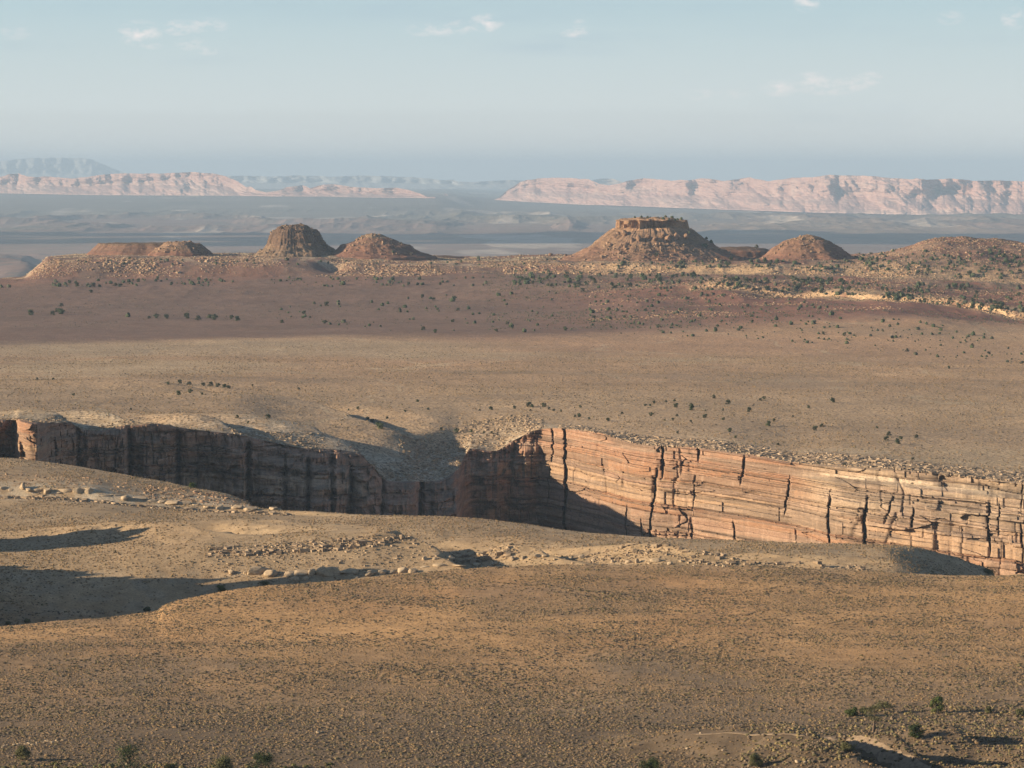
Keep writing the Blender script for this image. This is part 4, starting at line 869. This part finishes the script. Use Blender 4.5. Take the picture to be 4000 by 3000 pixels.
for i, (px, py, wp, hp, tint, lab) in enumerate(NEARTREES):
    u = (px-2000)/F
    if py > 2950: Y = 1085.; Z = float(near.z_at(np.array([u]), np.array([Y]))[0]); py2 = HZ-Z/Y*F; hp += max(0, 0)
    if py > 2990:
        Ys = np.arange(1020, 1120, 1.); zs = near.z_at(np.full(len(Ys), u), Ys); k = np.nonzero(HZ-zs/Ys*F <= py)[0]; k = k[0] if len(k) else 0; X, Y, Z = u*Ys[k], Ys[k], zs[k]
    else: X, Y, Z = hit(px, py, near)
    k = Y/F; w_, h_ = wp*k*1.28, hp*k*1.12
    e = empty("pine_tree" if 'pine' in lab and 'tall' in lab else ("juniper_tree" if hp > 28 else "juniper_bush"), X, Y, Z)
    tag(e, lab, "tree" if hp > 28 else "bush", "trees of the foreground")
    sparse = 'sparse' in lab
    c_ = leaf_crown("crown", 500+i, w_*1.0, h_*1.02, 13 if sparse else 16, 1500 if sparse else 3400, .17 if w_ > 2.5 else .12, tint, .42 if sparse else .16); c_.parent = e
    t_ = trunk_mesh("trunk", 550+i, w_, h_); t_.parent = e
# bushes far enough to be a few pixels: four shared shapes, each bush its own object
def small_juniper(seed, tint):
    o = leaf_crown("juniper_bush", seed, 1.0, .85, 11, 520, .075, tint, .12); bpy.data.objects.remove(o) if False else None
    me = o.data; bpy.data.objects.remove(o); return me
SJ = [small_juniper(600+i, t) for i, t in enumerate(((.05,.068,.038), (.062,.078,.042), (.055,.066,.04), (.07,.074,.048)))]
def put_bush(i, X, Y, Z, w_, label, group):
    o = bpy.data.objects.new("juniper_bush", SJ[i % 4]); C.objects.link(o); o.location = (X, Y, Z-.1); o.scale = (w_, w_, w_*(.8+.35*((i*37) % 10)/10)); o.rotation_euler = (0, 0, i*1.7)
    return tag(o, label, "bush", group)
CL = {
 "in the cluster round the shaded hollow on the left plain": [(656,1498,18),(703,1494,22),(739,1498,22),(794,1503,20),(824,1504,24),(852,1507,20),(875,1509,22),(892,1513,20),(696,1538,24),(743,1531,20),(789,1539,14)],
 "scattered on the open plain above the left rim": [(146,1481,14),(208,1481,12),(287,1541,14),(511,1599,10),(928,1629,20),(1048,1631,22),(970,1650,14),(986,1506,10),(1168,1518,14)],
 "at the head of the pale rock ledge in the gorge corner": [(1362,1600,12),(1398,1595,14),(1436,1637,18),(1455,1644,24),(1512,1633,14),(1490,1668,30),(1478,1660,24),(1723,1677,16),(1784,1684,22),(1843,1684,16),(1890,1690,14),(1920,1692,16)],
 "in the row on the plain above the gorge middle": [(1582,1606,12),(1632,1566,16),(1673,1599,12),(1873,1602,12),(1917,1596,20),(2010,1593,15),(2071,1602,12),(2145,1597,13),(2162,1602,16),(2191,1606,12),(2066,1584,24),(2078,1586,20),(2124,1584,20),(2266,1589,14)],
 "on the slope above the deep cleft of the gorge": [(2006,1642,11),(2246,1627,14),(2262,1625,20),(2300,1635,14),(2375,1640,20),(2430,1615,14),(2544,1620,20),(2596,1640,10),(2628,1640,13),(2645,1623,13)],
 "on the low rise above the sunlit wall": [(2521,1583,14),(2539,1584,12),(2554,1573,14),(2602,1568,14),(2635,1565,14),(2640,1586,22),(2701,1582,22),(2703,1596,26),(2755,1604,10),(2754,1627,22),(2790,1553,20),(2825,1601,12),(2844,1573,26),(2826,1637,16),(2698,1646,12)],
 "right of the low rise above the sunlit wall": [(2926,1604,22),(2970,1562,16),(2984,1555,18),(3004,1658,24),(3023,1643,14),(3097,1626,10),(3159,1590,14),(3209,1662,22),(3185,1676,24),(3252,1567,22),(3426,1670,12),(2851,1682,22),(2874,1707,16),(3039,1736,16),(2647,1691,14)],
 "near the right end of the plain by the rim": [(3470,1698,24),(3463,1715,24),(3518,1711,18),(3505,1728,28),(3579,1707,20),(3566,1793,16),(3706,1436,16)],
 "on the ledges of the sunlit gorge rim": [(3195,1834,12),(3300,1846,12)],
}
bi = 0
for where, pts in CL.items():
    for j, (px, py, wd) in enumerate(sorted(pts)):
        h = hit(px, py+wd*.25, far)
        if h is None: continue
        X, Y, Z = h; put_bush(bi, X, Y, Z, wd*1.0*Y/F, ORD[j]+" bush from left "+where, "juniper bushes "+where); bi += 1
# ridge: the largest individually, the rest as one woodland
rg = np.random.default_rng(77); items = []
def ridge_zone(n, poly, size, where, dens=None):
    xs = [p[0] for p in poly]; ys = [p[1] for p in poly]; k = 0; tries = 0
    while k < n and tries < n*30:
        tries += 1; x = rg.uniform(min(xs), max(xs)); y = rg.uniform(min(ys), max(ys)); ins = False
        for a in range(len(poly)):
            (x1, y1), (x2, y2) = poly[a], poly[a-1]
            if (y1 > y) != (y2 > y) and x < (x2-x1)*(y-y1)/(y2-y1)+x1: ins = not ins
        if not ins or (vn(np.array([x/90.]), np.array([y/22.]), 79)[0] < rg.uniform(.1, .75)): continue
        items.append((x, y, rg.uniform(*size)*(1.25 if rg.random() < .2 else .9), where)); k += 1
ridge_zone(110, [(1000,1180),(2400,1130),(2400,1300),(1500,1300),(1000,1250)], (10, 22), "on the red plain below the flat-topped butte")
ridge_zone(420, [(2300,1120),(3000,1160),(4050,1330),(4050,1440),(3000,1330),(2300,1300)], (8, 18), "on the lower red slope at the right")
ridge_zone(560, [(2000,1060),(2700,1075),(4050,1130),(4050,1240),(3400,1160),(3000,1140),(2000,1120)], (10, 24), "on the bench between the two rock ledges at the right")
ridge_zone(380, [(2400,1000),(4050,1000),(4050,1110),(3000,1050),(2400,1050)], (9, 20), "at the foot of the buttes on the right ridge")
ridge_zone(120, [(3350,980),(3700,960),(4050,980),(4050,1060),(3350,1060)], (9, 16), "on the hill at the right edge")
ridge_zone(170, [(200,1095),(1900,1080),(1900,1120),(200,1120)], (9, 18), "along the foot of the left ridge")
ridge_zone(90, [(300,1010),(2300,1010),(2300,1040),(300,1035)], (8, 15), "on top of the left ridge")
for p in [(118,1232,26),(238,1228,32),(225,1220,24),(205,1232,20),(240,1198,18),(500,1238,14),(583,1245,16),(610,1243,20),(650,1245,22),(730,1245,26),(775,1252,22),(820,1243,20),(838,1250,24),(905,1246,16),(925,1254,24),(1100,1262,16),(1270,1264,18),(300,1120,18),(350,1121,12),(365,1120,18),(390,1120,14),(452,1118,18),(470,1120,18),(355,1144,16),(5,1123,14),(35,1123,12)]:
    items.append((p[0], p[1], p[2]*1.4, "in the sparse line across the left plain"))
for (x, y, s) in [(2480,842,14),(2505,846,16),(2540,842,12),(2570,838,20),(2600,844,12),(2625,846,12),(2530,846,10)]: items.append((x, y, s, "on top of the flat-topped butte"))
items.sort(key=lambda t: -t[2]); rest = []; nid = 0
for (x, y, wd, where) in items:
    if 'on top of the flat' in where:
        X = XA(x, Yc); Y = Yc; Z = z0+90.3; pos_ = (X, Y, Z)
    else:
        h = hit(x, y, far)
        if h is None: continue
        X, Y, Z = h; zb = butte_z(X, Y)
        pos_ = (X, Y, max(Z, zb))
    if nid < 190: put_bush(nid, *pos_, wd*.8*pos_[1]/F, "small dark juniper bush "+where, "juniper bushes "+where); nid += 1
    else: rest.append((*pos_, wd*.62*pos_[1]/F))
rest = np.array(rest); rg = np.random.default_rng(3)
S = np.stack([rest[:, 3]*rg.choice([.45, .8, 1.2], len(rest), p=[.35, .4, .25])]*3, 1)*np.array([1.5, 1.5, 1.15]); T = np.array([(.05,.068,.038), (.065,.08,.045), (.075,.08,.055)])[rg.integers(0, 3, len(rest))]
scatter_mesh("juniper_woodland", *dome(7, [(.34, -.1), (.5, .3), (.42, .7)]), rest[:, :3], S, rg.uniform(0, 6, len(rest)), T, juniper_mat, "scattered juniper woodland on the ridge and its slopes", 9, .3)

# ------------------------------------------------------------------ two dry agave stalks on the plateau before the gorge
def stalk(px, py, hp, lab):
    q = None
    while q is None: q = hit(px, py, near); py += 4
    X, Y, Z = q; k = Y/F; h = hp*k
    V, Fc = [], []
    def bar(p0, p1, r):
        b = len(V); d = Vector(p1)-Vector(p0); q = d.to_track_quat('Z', 'Y')
        for z in (0, d.length):
            for i in range(5): a = i*2*math.pi/5; V.append(Vector(p0)+q@Vector((math.cos(a)*r*(1-.4*z/d.length), math.sin(a)*r*(1-.4*z/d.length), z)))
        for i in range(5): Fc.append((b+i, b+(i+1) % 5, b+5+(i+1) % 5, b+5+i))
    bar((0, 0, -.2), (0, 0, h), .11)
    for i in range(6): a = i*1.3; zz = h*(.62+.06*i); bar((0, 0, zz), (math.cos(a)*h*.16, math.sin(a)*h*.1, zz+h*.05), .05)
    o = mesh_obj("agave_stalk", np.array([v[:] for v in V]), np.array(Fc), bark_mat); o.location = (X, Y, Z); tag(o, lab, "plant")
stalk(1711, 2030, 34, "dry branched agave stalk against the shaded gorge wall")
stalk(2304, 2165, 24, "thin dry agave stalk by the broken grey ledge")
